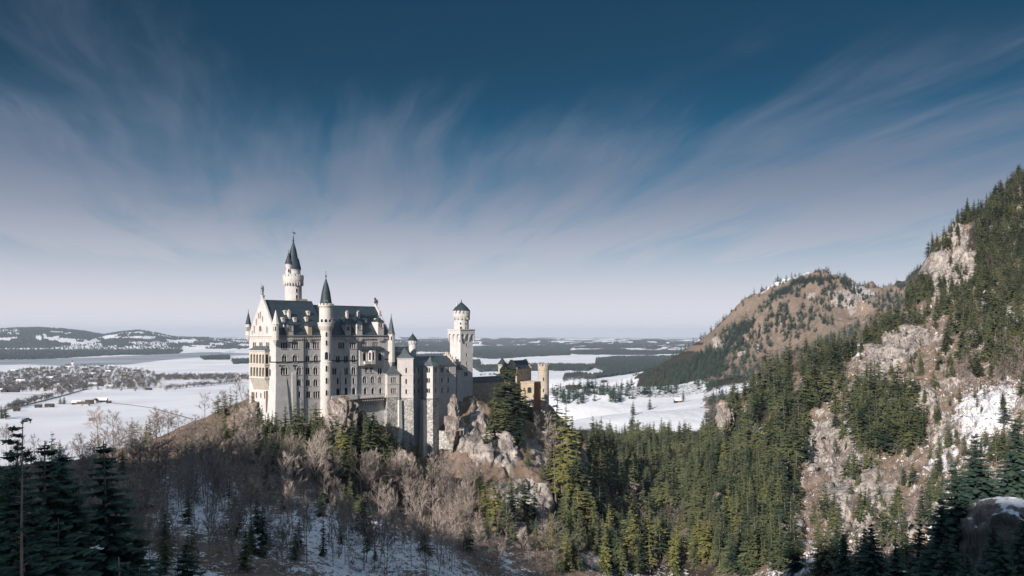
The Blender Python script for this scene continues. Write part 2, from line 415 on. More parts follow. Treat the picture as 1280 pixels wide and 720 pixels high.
# woods on the plain, outlined where the photograph shows them on the ground
WOODS = [
 [(-300,437),(0,437),(60,438),(120,437),(200,436),(230,438),(222,443),(130,444.5),(60,449),(0,450),(-300,452)],
 [(-300,428),(0,428),(20,424),(70,426),(95,430),(60,435),(0,436),(-300,437)],
 [(592,434),(660,432),(713,433),(713,444),(660,446),(615,449),(592,447)],
 [(700,440),(760,438),(800,440),(870,439),(880,441),(800,444),(720,443)],
 [(745,450),(770,447),(880,446),(900,470),(870,470),(850,468),(820,462),(795,466),(765,471),(735,474),(760,466),(744,460)],
 [(600,428),(680,427),(720,429),(690,430.5),(610,431)],
 [(760,428.5),(880,428),(880,431),(790,431.5)],
 [(700,433),(800,432),(870,433.5),(800,435),(720,435.5)],
 [(500,436),(560,435),(590,437),(560,440),(510,440)], [(490,428),(590,427),(585,430),(500,431)],[(510,445),(600,443),(600,446),(520,449)],
 [(250,447),(287,445.5),(287,449.5),(255,450)],
 [(290,451),(330,450),(330,454),(292,455)],
 [(590,459),(700,457),(745,459),(735,464),(690,463),(600,465)],
 [(480,455),(600,452),(600,456),(500,460)],
 [(705,472),(722,469),(742,473),(742,478),(706,479)],
 [(1340,436),(1700,434),(1700,445),(1340,448)],
]
CLIFFS = [(1185,790,28,.07,1),(1120,600,45,.07,1),(1085,560,30,.06,1),(1052,420,22,.12,1),(1086,405,32,.08,1),(1012,500,14,.07,1),(1035,490,12,.07,.9),(1270,600,25,.08,.9),(1225,805,20,.04,.8),(905,640,13,.06,1),(1262,230,45,.2,1),(958,640,10,.03,.8),
          (632,470,24,.045,1),(655,422,30,.08,1),(602,474,20,.045,1),(670,490,22,.04,.8),(620,430,18,.04,.7),(578,472,12,.02,.9),(690,520,20,.04,.6),(1150,480,20,.05,.7),(1240,690,30,.05,.7),(985,400,20,.1,.7),(1130,330,40,.1,.7),(740,400,16,.06,.8),(1062,2060,34,.02,.6),(930,1880,22,.02,.5),(965,2010,20,.012,.42),(1010,2080,16,.01,.42),(900,1940,14,.015,.5)]
def cliff_mask():
    ld = np.log(GD2); m = np.zeros_like(GP2)
    for cx, cd, rx, rl, v in CLIFFS: m = np.maximum(m, v*np.exp(-(((GP2-cx)/rx)**2+((ld-log(cd))/rl)**2)))
    n = fbm(GP2/13., ld*28, 31, 4)
    return np.clip((m+(n-.5)*.9-.28)/.3, 0, 1)*(m > .03)
CLIFF = cliff_mask()
def crags():
    """breaks the steep faces into ribs, ledges and cracks, pushed out along the slope's normal"""
    x, y, z = GX, GD2, GH
    hx = np.gradient(GH, axis=1)/np.gradient(GX, axis=1); hd = np.gradient(GH, axis=0)/np.gradient(GD2, axis=0); hy = hd-hx*(GP2-CX)/F
    L = np.sqrt(1+hx*hx+hy*hy); nx, ny, nz = -hx/L, -hy/L, 1/L
    u = x*.8+y*.55; k = np.where(GD2 > 1500, 3.2, 1.0)
    r1 = fbm(u/(24*k), z/(36*k)+y/(60*k), 201, 4, .5, True)-.55
    r2 = fbm(u/(7.5*k), z/(6.0*k)+y/(22*k), 211, 4, .55, True)-.55
    led = fbm(u/(40*k), z/(9*k)+u/(60*k), 221, 3)-.5
    wz = z+y*.15+r1*6*k; d = CLIFF*k*(.8+r1*9+r2*2.5+(facets(u/(11*k)+r2*.4, wz/(15*k), 501)-.5)*7.5+(facets(u/(4.2*k), wz/(5*k), 521)-.5)*3.4+(facets(u/(1.9*k), wz/(2.1*k), 541)-.5)*1.5)
    rough = np.clip((GH-12)/20, 0, 1)*np.clip((1100-GD2)/200, 0, 1)*(1-CLIFF)
    d = d+rough*((fbm(u/11, z/8+y/14, 231, 4, .55, True)-.6)*2.2)
    keep = 1-np.exp(-(((GP2-440)/120)**4+((np.log(GD2)-log(440))/.10)**4))*.8
    d = d*keep
    return x+nx*d, y+ny*d, z+nz*d*.6
def masks():
    px, D, h = GP2, GD2, GH; ld = np.log(D); py = GPY
    def g(cx, cd, rx, rl, v): return v*np.exp(-(((px-cx)/rx)**2+((ld-log(cd))/rl)**2))
    hx = np.gradient(GH, axis=1)/np.gradient(GX, axis=1); hd = np.gradient(GH, axis=0)/np.gradient(GD2, axis=0)
    kx = (GP2-CX)/F; hy = hd-hx*kx
    slope = np.sqrt(hx*hx+hy*hy)
    rock = np.clip((slope-.75)/.9, 0, 1)
    cliffside = np.clip((px-900)/60, 0, 1)*np.clip((1100-D)/100, 0, 1)
    rock = rock*(.55+.45*cliffside)
    rock = np.maximum(rock, CLIFF*1.25)
    snow = np.zeros_like(px)
    snow = np.where(h < 2.5, 1.3, snow)
    meadow = np.clip((D-960)/60, 0, 1)*np.clip((885-px+18*(fbm(px/9., ld*30, 12, 3)-.5))/8, 0, 1)*np.clip((px-560)/30, 0, 1)*np.where(D > 1740, np.clip((800-px+20*(fbm(px/9., ld*30, 13, 3)-.5))/8, 0, 1), 1)
    snow = np.maximum(snow, 1.25*meadow*np.clip((120-h)/20, 0, 1))
    snow = np.maximum(snow, np.where((px < 640) & (D > 900), 1.3, 0))
    for a in ((430,285,200,.22,.68),(245,320,75,.22,.72),(200,235,120,.12,.62),(560,255,90,.12,.64),(330,300,80,.1,.62),(540,300,80,.16,.70),(120,230,80,.3,.55),(540,300,70,.2,.66),(640,330,60,.2,.45),(755,470,60,.25,.5),(800,380,90,.25,.55),(870,330,80,.3,.5),
              (1235,440,62,.13,.76),(1180,420,34,.09,.64),(1180,330,60,.2,.55),(1255,270,60,.2,.58),(1000,330,90,.25,.52),(1090,330,60,.3,.45),(1180,820,40,.09,.40),(1110,620,26,.02,.95),(1080,640,22,.03,.9),
              (1060,480,40,.12,.55),(930,600,60,.2,.38),(1270,620,50,.15,.42),(985,2160,50,.006,.95),(1078,2100,26,.05,.55),(930,1450,90,.05,.8),(950,1600,30,.05,.5),(880,720,30,.3,.35),(235,390,50,.05,.3)):
        snow = np.maximum(snow, g(*a))
    snow = np.maximum(snow, .31*np.clip((px-960)/50, 0, 1)*np.clip((1000-D)/100, 0, 1)+.0)
    snow = np.maximum(snow, .24*np.clip((px-880)/30, 0, 1)*np.clip((D-1600)/100, 0, 1)*(D < 2600))
    far = np.clip((D-3000)/800, 0, 1)
    wood = np.zeros_like(px)
    n1 = fbm(px/17., ld*34, 77, 5)
    hillw = np.clip((D-7200)/1500, 0, 1)
    wood = np.where(far > .5, np.clip(.5+(n1-.435)*5, 0, 1.4)*hillw, wood)
    upper = np.clip((h-95)/50, 0, 1)*hillw
    wood = np.maximum(wood, upper*1.35*(n1 > .34))
    for P in WOODS: wood = np.where(inpoly(px, py+1.2*(n1-.5), P) & (D > 1500), 1.4, wood)
    # needle and leaf litter under conifers; also dark ground standing in for gorge and castle-foot shade
    mid = (D < 3000)
    for a in ((820,700,110,.3,1.2),(960,560,60,.3,.9),(800,420,120,.3,.75),(420,385,130,.10,1.0),(480,405,70,.09,1.05),(900,1500,120,.12,.8),(60,140,200,.5,1.0),(1080,1900,60,.12,.5),(1150,2400,90,.1,1.0),(1240,840,40,.15,.9),(1100,660,60,.06,.9),
              (360,345,110,.06,.45),(700,470,25,.2,.9)):
        wood = np.maximum(wood, np.where(mid, g(*a), 0))
    wood = np.where((D > 870) & (D < 990) & (px > 690) & (px < 900), np.maximum(wood, .9), wood)
    wood = np.where((D > 1480) & (D < 1640) & (px > 640) & (px < 1000), np.maximum(wood, .75), wood)
    wood = np.where((D > 1740) & (D < 2950) & (px > 775) & (px < 905) & (h < 110), np.maximum(wood, 1.05), wood)
    snow = np.where((far > .5), np.where(wood > .9, 0, 1.3), snow)
    snow = np.where((D > 1480) & (D < 1640) & (px > 640) & (px < 880), .55, snow)
    return snow, rock, wood
SNOW, ROCK, WOOD = masks()
SNOW = SNOW*(1-.75*CLIFF*(GH > 20))
def build_land():
    nr, nc = GP2.shape
    idx = np.arange(nr*nc).reshape(nr, nc)
    quads = np.stack([idx[:-1,:-1], idx[:-1,1:], idx[1:,1:], idx[1:,:-1]], -1).reshape(-1, 4)
    cpx = GP2[:-1,:-1].ravel(); cD = GD2[:-1,:-1].ravel()
    reg = np.zeros(len(quads), int)                                             # 0 the plain
    reg[(cD < 640)] = 1                                                         # 1 the castle's hill and the gorge
    reg[(cpx > 892+np.clip((cD-640)*.05,0,20)) & (cD < 1150)] = 2               # 2 the steep mountain on the right
    reg[(cpx > 790) & (cD >= 1150) & (cD < 3000)] = 3                           # 3 the hill in the middle distance
    reg[(cD > 7000)] = 4                                                        # 4 the far hills
    V = np.stack(crags(), -1).reshape(-1, 3)
    names = ['ground', 'castle_hill', 'mountain', 'hill', 'distant_hills']
    labels = ['flat snow covered farmland reaching to the horizon', 'steep wooded hill and gorge that carry the castle', 'steep rocky mountainside with conifers at the right edge',
              'brown grassy hill behind the gorge with scattered conifers', 'low dark wooded hills along the horizon']
    for r in range(5):
        q = quads[reg == r]; used = np.unique(q); mp = np.zeros(nr*nc, np.int64); mp[used] = np.arange(len(used))
        o = mesh_obj(names[r], V[used], mp[q], M['ground'], smooth=r in (0,4))
        for nm, A in (('snow', SNOW), ('rock', ROCK), ('wood', WOOD)):
            at = o.data.attributes.new(nm, 'FLOAT', 'POINT'); at.data.foreach_set('value', A.ravel()[used].astype(np.float32))
        structure(o, labels[r])
    # unseen ridge behind and left of the camera; crest shaped so its shade fills the gorge and near slope
    a = np.linspace(-1500, 900, 241); w = np.array([-SH[1], SH[0]]); w = np.array([.84, -.545]); s = np.array([-.545, -.84])
    z0 = np.interp(a, [-1500,-700,-480,-340,-300,-250,-222,-193,-110,-60,-16,40,90,200,500,900], [120,62,50,46,58,74,62,36,46,58,74,70,52,60,90,120])+CH
    top = z0+106*tan(radians(SUN_EL))/tan(radians(23))+(fbm(a/22, a*0+3, 91, 5)-.5)*26
    rows = []
    for b, f in ((-1100,.0),(-800,.30),(-480,.74),(-330,.93),(-250,1.0),(-190,.86),(-120,.55),(-40,.12)):
        n = fbm(a/60, a*0+b/60., 23, 4)*30*(0 < f < 1)
        z = 60+(top-60)*f+(n-15 if 0 < f < 1 else 0)*(f != 1.0)
        P = a[:,None]*w+(-b)*s
        rows.append(np.column_stack([P, z]))
    nr2, nc2 = len(rows), len(a); V = np.concatenate(rows); idx = np.arange(nr2*nc2).reshape(nr2, nc2)
    q = np.stack([idx[:-1,:-1], idx[:-1,1:], idx[1:,1:], idx[1:,:-1]], -1).reshape(-1, 4)
    o = mesh_obj('terrain', V, q, M['ground'], smooth=True)
    structure(o, 'unseen mountain ridge behind the viewpoint, shaped for its shade')
    at = o.data.attributes.new('wood', 'FLOAT', 'POINT'); at.data.foreach_set('value', np.full(len(V), .9, np.float32))
build_land()
def on_plain(px, py): D = CH*F/(py-CY); return ((px-CX)/F*D, D)
def sheet(name, poly, m, lift):
    P = [on_plain(*p) for p in poly]
    o = mesh_obj(name, [(x, y, float(zg(x, y))+lift) for x, y in P], [tuple(range(len(P)))], m)
    return structure(o)
def ice_mat(T, b):
    p = pos_vec(T); n = T.noise(T.vmath('MULTIPLY', p, (.4,1,1)), .004, 6, .6)
    T.link(T.mix(T.step(n, .4, .65), (.20,.225,.25,1), (.36,.38,.41,1)), b.inputs['Base Color']); b.inputs['Roughness'].default_value = .55
M['ice'] = mat('lake_ice', ice_mat, .5, .3)
lk = sheet('lake', [(-300,451),(0,449),(60,448.5),(130,446.5),(190,443.5),(250,441),(330,439.5),(330,443),(290,444.5),(230,448),(205,450),(160,455.5),(90,457.5),(30,455.5),(0,456.5),(-300,459)], M['ice'], .8)
lk['label'] = 'grey frozen lake in front of the far left hills'
M['road'] = mat('wet_asphalt', plain_mat((.055,.055,.06), .8))
def ribbon(name, pts, width, m, lift, label):
    P = [np.array(on_plain(*p)) for p in pts]; V = []
    for i, p in enumerate(P):
        d = P[min(i+1,len(P)-1)]-P[max(i-1,0)]; d = d/np.linalg.norm(d); n = np.array([-d[1], d[0]])*width/2
        for q in (p+n, p-n): V.append((q[0], q[1], float(zg(q[0], q[1]))+lift))
    structure(mesh_obj(name, V, [(2*i,2*i+1,2*i+3,2*i+2) for i in range(len(P)-1)], m), label)
ribbon('road', [(-20,519),(10,511.5),(40,504.5),(70,497),(92,491),(110,486)], 10, M['road'], .35, 'dark country road crossing the snow to the village')
ribbon('path', [(138,503.5),(160,506),(190,510),(215,517),(240,524)], 4, M['barn'], .35, 'narrow dark track over the snow from the farm')

ribbon('track', [(150,486.5),(205,484),(260,480),(312,478.5)], 5, M['barn'], .35, 'thin dark lane along the edge of the village')
ribbon('track', [(0,492),(40,493),(75,497)], 5, M['barn'], .35, 'thin dark lane from the village to the road')
# ------------------------------------------------------------------ the castle, in a frame that runs along its long front
TH = radians(47); UX, UY = cos(TH), sin(TH); P0X, P0Y = -107.3, 400.0
def W(s, v): return P0X+s*UX-v*UY, P0Y+s*UY+v*UX
def SV(x, y): dx, dy = x-P0X, y-P0Y; return dx*UX+dy*UY, -dx*UY+dy*UX
def s_of(px, v=0.0):
    """where the sight line through column px meets the upright plane v"""
    k = (px-CX)/F
    return (k*(P0Y+v*UX)-P0X+v*UY)/(UX-k*UY)
def v_of(px, s=0.0):
    k = (px-CX)/F
    return (P0X+s*UX-k*(P0Y+s*UY))/(UY+k*UX)
def zq(py, s, v): return CH-(py-CY)*W(s, v)[1]/F
def root(name, s, v, z, label, cat, group=None):
    e = bpy.data.objects.new(name, None); link(e); e.empty_display_size = 3
    x, y = W(s, v); e.location = (x, y, z); e.rotation_euler = (0, 0, TH); e['org'] = (s, v, z)
    return tag(e, label, cat, group)
class MB:
    def __init__(s): s.V = []; s.F = []; s.I = []
    def add(s, V, Fc, mi=0):
        o = len(s.V); s.V += [tuple(p) for p in V]
        for f in Fc: s.F.append(tuple(o+i for i in f)); s.I.append(mi)
    def box(s, a, b, mi=0):
        x0,y0,z0 = a; x1,y1,z1 = b
        V = [(x,y,z) for x in (x0,x1) for y in (y0,y1) for z in (z0,z1)]
        s.add(V, [(0,1,3,2),(4,6,7,5),(0,4,5,1),(2,3,7,6),(0,2,6,4),(1,5,7,3)], mi)
    def prism(s, poly, z0, z1, mi=0, top=True, scale_bottom=None):
        n = len(poly); cx = sum(p[0] for p in poly)/n; cy = sum(p[1] for p in poly)/n
        B = poly if not scale_bottom else [(cx+(p[0]-cx)*scale_bottom, cy+(p[1]-cy)*scale_bottom) for p in poly]
        V = [(x,y,z0) for x,y in B]+[(x,y,z1) for x,y in poly]
        s.add(V, [(i,(i+1)%n,n+(i+1)%n,n+i) for i in range(n)]+([tuple(range(n,2*n))] if top else [])+[tuple(range(n-1,-1,-1))], mi)
    def lathe(s, c, prof, seg=24, mi=0, a0=0.0, cap=True):
        V = []; Fc = []
        for r, z in prof:
            for k in range(seg):
                a = a0+2*pi*k/seg; V.append((c[0]+r*cos(a), c[1]+r*sin(a), z))
        for i in range(len(prof)-1):
            for k in range(seg):
                k2 = (k+1)%seg; Fc.append((i*seg+k, i*seg+k2, (i+1)*seg+k2, (i+1)*seg+k))
        if cap: Fc.append(tuple((len(prof)-1)*seg+k for k in range(seg))); Fc.append(tuple(range(seg-1,-1,-1)))
        s.add(V, Fc, mi)
    def cone(s, c, r, z0, z1, seg=24, mi=0, flare=0.0, a0=0.0):
        h = z1-z0
        prof = [(r*(1+flare), z0), (r*.80, z0+h*.20), (r*.42, z0+h*.58), (r*.015, z1)] if flare >= 0 and flare else [(r, z0), (r*.01, z1)]
        s.lathe(c, prof, seg, mi, a0)
    def ring_boxes(s, c, r, z0, z1, n, wid, th, mi=0, a0=0.0):
        for k in range(n):
            a = a0+2*pi*k/n; ca, sa = cos(a), sin(a)
            V = []
            for rr in (r-th, r):
                for t in (-wid/2, wid/2):
                    for z in (z0, z1): V.append((c[0]+rr*ca-t*sa, c[1]+rr*sa+t*ca, z))
            s.add(V, [(0,1,3,2),(4,6,7,5),(0,4,5,1),(2,3,7,6),(0,2,6,4),(1,5,7,3)], mi)
    def tube(s, pts, r, seg=6, mi=0):
        for (a, b), (ra, rb) in zip(zip(pts, pts[1:]), zip(r, r[1:]) if isinstance(r, (list,tuple)) else [(r, r)]*(len(pts)-1)):
            a = Vector(a); b = Vector(b); d = (b-a).normalized(); n = d.orthogonal().normalized(); m = d.cross(n)
            V = [a+(n*cos(2*pi*k/seg)+m*sin(2*pi*k/seg))*ra for k in range(seg)]+[b+(n*cos(2*pi*k/seg)+m*sin(2*pi*k/seg))*rb for k in range(seg)]
            s.add(V, [(k,(k+1)%seg,seg+(k+1)%seg,seg+k) for k in range(seg)]+[tuple(range(seg-1,-1,-1)),tuple(range(seg,2*seg))], mi)
    def build(s, name, m, parent=None, smooth=False):
        if parent is not None:
            r = parent
            while r.parent: r = r.parent
            o = tuple(r['org'])
        else: o = (0,0,0)
        V = [(p[0]-o[0], p[1]-o[1], p[2]-o[2]) for p in s.V]
        return mesh_obj(name, V, s.F, m, s.I if isinstance(m, (list,tuple)) else None, parent, smooth)

class Panel:
    """an upright wall face from a to b (castle frame, seen from outside with a on the left) that windows cut into"""
    def __init__(s, a, b, z0, z1):
        s.a = a; s.b = b; s.z0 = z0; s.z1 = z1
        s.L = sqrt((b[0]-a[0])**2+(b[1]-a[1])**2); s.d = ((b[0]-a[0])/s.L, (b[1]-a[1])/s.L); s.n = (s.d[1], -s.d[0]); s.op = []; s.win = []
    def P(s, t, z, out=0.0): return (s.a[0]+s.d[0]*t+s.n[0]*out, s.a[1]+s.d[1]*t+s.n[1]*out, z)
    def window(s, t, z, w=.9, h=2.4, n=1, gap=.28, arch=True, hood=False, sill=True, blind=False, depth=.45):
        """n lights side by side, centred at t, their sill at height z"""
        w *= 1.12; gap *= .85; h *= 1.06; tot = n*w+(n-1)*gap
        r = (t-tot/2, t+tot/2, z, z+h)
        if r[0] < .1 or r[1] > s.L-.1 or r[2] < s.z0+.05 or r[3] > s.z1-.05: return
        for q in s.op:
            if r[0] < q[1]+.05 and r[1] > q[0]-.05 and r[2] < q[3]+.05 and r[3] > q[2]-.05: return
        s.op.append(r); s.win.append((r, w, n, gap, arch, hood, sill, blind, depth))
    def wall(s, mb, mi=0, depth=.45):
        ts = sorted({0.0, s.L} | {q for r in s.op for q in r[:2]}); zs = sorted({s.z0, s.z1} | {q for r in s.op for q in r[2:]})
        for t0, t1 in zip(ts, ts[1:]):
            run = None
            for z0, z1 in zip(zs, zs[1:]):
                tc, zc = (t0+t1)/2, (z0+z1)/2
                if any(r[0] < tc < r[1] and r[2] < zc < r[3] for r in s.op): continue
                mb.add([s.P(t0,z0), s.P(t1,z0), s.P(t1,z1), s.P(t0,z1)], [(0,1,2,3)], mi)
        for (r, w, n, gap, arch, hood, sill, blind, dp) in s.win:
            t0, t1, z0, z1 = r
            for A, B in (((t0,z0),(t0,z1)), ((t0,z1),(t1,z1)), ((t1,z1),(t1,z0)), ((t1,z0),(t0,z0))):
                mb.add([s.P(*A), s.P(*B), s.P(*B,-dp-.12), s.P(*A,-dp-.12)], [(0,1,2,3)], mi)
    def windows(s, parent, stone='trim', pane='glass', name='window'):
        for (r, w, n, gap, arch, hood, sill, blind, dp) in s.win:
            t0, t1, z0, z1 = r; f = MB(); io = -.10
            for k in range(n):
                a = t0+k*(w+gap); b = a+w
                if k < n-1:                                   # mullion
                    f.add([s.P(b,z0,io), s.P(b+gap,z0,io), s.P(b+gap,z1,io), s.P(b,z1,io)], [(0,1,2,3)])
                    for q in (b, b+gap): f.add([s.P(q,z0,io), s.P(q,z1,io), s.P(q,z1,-dp), s.P(q,z0,-dp)], [(0,1,2,3)])
                if arch:
                    R = w/2; zc = z1-R-.06; A = [(a+R-R*cos(pi*i/6), zc+R*sin(pi*i/6)) for i in range(7)]
                    for (p, q) in zip(A, A[1:]):
                        f.add([s.P(p[0],p[1],io), s.P(q[0],q[1],io), s.P(q[0],z1,io), s.P(p[0],z1,io)], [(0,1,2,3)])
                        f.add([s.P(p[0],p[1],io), s.P(q[0],q[1],io), s.P(q[0],q[1],-dp), s.P(p[0],p[1],-dp)], [(0,1,2,3)])
            for t_, u_ in ((t0, t0+.09), (t1-.09, t1)):       # jambs
                f.add([s.P(t_,z0,io+.01), s.P(u_,z0,io+.01), s.P(u_,z1,io+.01), s.P(t_,z1,io+.01)], [(0,1,2,3)])
            if sill:
                V = [s.P(t,z,o) for t in (t0-.15,t1+.15) for o in (-.12,.16) for z in (z0-.22,z0)]
                f.add(V, [(0,1,3,2),(4,6,7,5),(0,4,5,1),(2,3,7,6),(0,2,6,4),(1,5,7,3)])
            if hood:
                R = (t1-t0)/2+.12; tm = (t0+t1)/2; zc = z1-(.25 if n == 1 else .35); Q = []
                for i in range(11):
                    a = pi*i/10
                    for rr in (R, R+.26):
                        Q += [s.P(tm-rr*cos(a), zc+rr*.82*sin(a), o) for o in (.002, .14)]
                for i in range(10):
                    o = 4*i
                    f.add([Q[o+1],Q[o+3],Q[o+7],Q[o+5]], [(0,1,2,3)]); f.add([Q[o+2],Q[o+3],Q[o+7],Q[o+6]], [(0,1,2,3)]); f.add([Q[o],Q[o+1],Q[o+5],Q[o+4]], [(0,1,2,3)])
            if not f.F:
                f.add([s.P(t,z,o) for t in (t0,t1) for o in (-.12,.05) for z in (z0-.1,z0)], [(0,1,3,2),(4,6,7,5),(0,4,5,1),(2,3,7,6),(0,2,6,4),(1,5,7,3)])
            fo = f.build(name, M[stone], parent)
            g = MB(); g.add([s.P(t0,z0,-dp), s.P(t1,z0,-dp), s.P(t1,z1,-dp), s.P(t0,z1,-dp)], [(0,1,2,3)])
            g.build('pane', M[pane], fo)
def panels(poly, z0, z1): return [Panel(poly[i], poly[(i+1)%len(poly)], z0, z1) for i in range(len(poly))]
def band(mb, poly, z, h=.35, out=.16, mi=0):
    """a string course round a building"""
    n = len(poly); cx = sum(p[0] for p in poly)/n; cy = sum(p[1] for p in poly)/n
    Q = []
    for i in range(n):
        a, b, c = poly[i-1], poly[i], poly[(i+1)%n]
        def nrm(p, q): L = sqrt((q[0]-p[0])**2+(q[1]-p[1])**2); return ((q[1]-p[1])/L, -(q[0]-p[0])/L)
        n1, n2 = nrm(a, b), nrm(b, c); k = 1+n1[0]*n2[0]+n1[1]*n2[1]
        Q.append((b[0]+(n1[0]+n2[0])/max(k,.3)*out, b[1]+(n1[1]+n2[1])/max(k,.3)*out))
    mb.prism(Q, z, z+h, mi)
def finial(mb, c, z, h, r=.16):
    mb.lathe(c, [(r*1.2, z-.3),(r*.8, z+h*.2),(r*2.0, z+h*.3),(r*2.0, z+h*.38),(r*.7, z+h*.48),(r*.35, z+h)], 8)

# ============================================ the great hall building
L, DW = 66.4, 23.0
ZE = 149.4; ZB = 103.0; ZR1 = 165.9; ZR2 = 164.2; SSTEP = 27.1
pal = root('palace_building', L/2, DW/2, ZB, 'long white palace hall with steep slate roof and a round stair turret on its front', 'castle building')
wall = MB()
front = Panel((0,0), (L,0), ZB, ZE); gable = Panel((0,DW), (0,0), ZB, ZE); back = Panel((L,DW), (0,DW), ZB, ZE); right = Panel((L,0), (L,DW), ZB, ZE)
def fw(px, pyc, n, w=.9, h=2.6, **k):
    s = s_of(px); front.window(s, zq(pyc, s, 0)-h/2, w, h, n, **k)
def rowpx(x): return 290+x*.17227
for x, n in ((378,3),(458,3),(552,2),(610,3),(793,3),(878,3),(960,3),(1040,3)): fw(rowpx(x), 432, n, .85, 2.9, gap=.36)
for x, n in ((380,2),(458,2),(550,2),(610,2),(768,2),(827,2),(883,2)): fw(rowpx(x), 449.2, n, .95, 2.9, hood=True)
for x, n in ((380,3),(487,2),(550,2),(607,2),(743,2),(827,2),(883,2),(1073,2)): fw(rowpx(x), 464.3, n, .95, 3.0, hood=True)
for x in (975, 1010): fw(rowpx(x), 462.5, 2, .7, 2.6, gap=.25)
for x, n in ((382,3),(487,2),(552,2),(607,2)): fw(rowpx(x), 479, n, .92, 2.7, hood=x in (487,607))
for x in (768,827,883): fw(rowpx(x), 476.5, 1, 1.0, 2.9)
for x in (963,1020,1075): fw(rowpx(x), 475.5, 2, .85, 2.9, hood=True)
for x, n in ((490,1),(555,2),(615,3)): fw(rowpx(x), 493.7, n, .95, 2.9, arch=False)
for x in (770,827,885): fw(rowpx(x), 490.0, 1, 1.9, 4.0 if x == 827 else 3.4, hood=True)
for x in (967,1022,1078): fw(rowpx(x), 489.5, 1, 1.4, 3.0, hood=True)
for x in (425,560): fw(rowpx(x), 509.5, 1, .55, .8, arch=False)
for px in (446.8+7.5, 471.5): pass
def gwn(px, pyc, n, w, h, **k):
    v = v_of(px); gable.window(DW-v, zq(pyc, 0, v)-h/2, w, h, n, **k)
for px in (318, 326, 334.6): gwn(px, 432, 2, 1.25, 2.6, gap=.2, arch=False)
for py in (449.5, 466, 481.5): gwn(337.6, py, 1, 1.1, 2.8, arch=False)
for px, py, h in ((320.5,494,2.6),(326,494.5,2.0),(330.5,494,3.2)): gwn(px, py, 1, 1.0, h, arch=False)
gwn(316.2, 498, 1, 2.6, 5.2, arch=False); gwn(333.6, 503, 1, 1.9, 9.5, arch=False)
for p in (front, gable, back, right): p.wall(wall)
# the two gable ends above the eaves
def gable_end(s0, s1, zr, cop=.9):
    V = [(s,v,z) for s in (s0,s1) for v,z in ((-.35,ZE),(DW+.35,ZE),(DW/2+.6,zr+cop),(DW/2-.6,zr+cop))]
    wall.add(V, [(0,1,2,3),(7,6,5,4),(0,3,7,4),(1,5,6,2),(3,2,6,7),(0,4,5,1)])
gable_end(-.2, .75, ZR1); gable_end(L-.75, L+.2, ZR2)
pw = wall.build('wall', M['limestone'], pal)
front.windows(pal); gable.windows(pal, pane='shutter')
# windows and blind niches of the gable triangle
gp = Panel((-.2,DW), (-.2,0), ZE, ZR1+1)
def niche(px, py0, py1, w, nm='gable_niche', m='shutter'):
    v = v_of(px, -.2); z0 = zq(py1, 0, v); z1 = zq(py0, 0, v); t = DW-v; R = w/2; b = MB(); fr = MB()
    A = [(t-R,z0),(t+R,z0)]+[(t+R*cos(pi*i/6), z1-R+R*sin(pi*i/6)) for i in range(7)]
    b.add([gp.P(a,z,.03) for a,z in A], [tuple(range(len(A)))])
    A2 = [(t-R-.22,z0-.2),(t+R+.22,z0-.2)]+[(t+(R+.22)*cos(pi*i/6), z1-R+(R+.22)*sin(pi*i/6)) for i in range(7)]
    n = len(A)
    fr.add([gp.P(a,z,.16) for a,z in A]+[gp.P(a,z,.16) for a,z in A2]+[gp.P(a,z,.0) for a,z in A2]+[gp.P(a,z,.0) for a,z in A],
           [(i,(i+1)%n,n+(i+1)%n,n+i) for i in range(n)]+[(n+i,n+(i+1)%n,2*n+(i+1)%n,2*n+i) for i in range(n)]+[(3*n+i,3*n+(i+1)%n,(i+1)%n,i) for i in range(n)])
    f = fr.build(nm, M['trim'], pal); b.build('pane', M[m], f)
for px, a, b, w in ((323.3,391,398,.8),(325.6,389.5,398,.8),(328.4,395,402,.8),(320.6,398,406,.8),(325.6,407,414,2.0),(318,407,416,.8),(334,408,416,.8),(315.5,413,418,.6)):
    niche(px, a, b, w)
tr = MB()
poly = [(0,0),(L,0),(L,DW),(0,DW)]
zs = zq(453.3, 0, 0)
band(tr, poly, ZE-1.0, .5, .25); band(tr, poly, ZE-.35, .4, .55)
for k in range(62):                                     # corbel table under the eaves
    s = .8+k*(L-1.6)/61; tr.box((s-.22,-.42,ZE-1.7), (s+.22,.05,ZE-1.0))
tr.build('cornice', M['trim'], pal)
tr = MB(); band(tr, poly, zs, .45, .24); tr.build('string_course', M['dark_line'], pal)  # string course in a much darker colour than the cornice
rf = MB()
def roof(s0, s1, zr, over=.55):
    z0 = ZE-.12; e = over
    V = [(s,v,z) for s in (s0,s1) for v,z in ((-e,z0),(DW/2,zr),(DW+e,z0),(DW+e,z0-.3),(-e,z0-.3))]
    rf.add(V, [(0,1,6,5),(1,2,7,6),(0,4,3,2,1),(5,6,7,8,9),(2,3,8,7),(4,0,5,9),(3,4,9,8)])
roof(.75, SSTEP, ZR1); roof(SSTEP, L-.75, ZR2)
rfo = rf.build('roof', M['slate'], pal)
rg = MB(); rg.box((.8,DW/2-.16,ZR1-.12), (SSTEP,DW/2+.16,ZR1+.22)); rg.box((SSTEP+.02,DW/2-.16,ZR2-.12), (L-.8,DW/2+.16,ZR2+.22)); rg.build('ridge_cap', M['copper'], rfo)
def roof_v(z, zr): return -.55+(z-(ZE-.12))/(zr-(ZE-.12))*(DW/2+.55)
def roof_s(px, py):
    """point of the front roof slope seen at a pixel"""
    s = s_of(px, 5)
    for _ in range(12):
        v = roof_v(zq(py, s, 5), ZR1); v = min(max(v, 0), 11); s = s_of(px, v); z = zq(py, s, v); v = roof_v(z, ZR1 if s < SSTEP else ZR2); s = s_of(px, v)
    return s, min(max(v, 0), 11), zq(py, s, v)
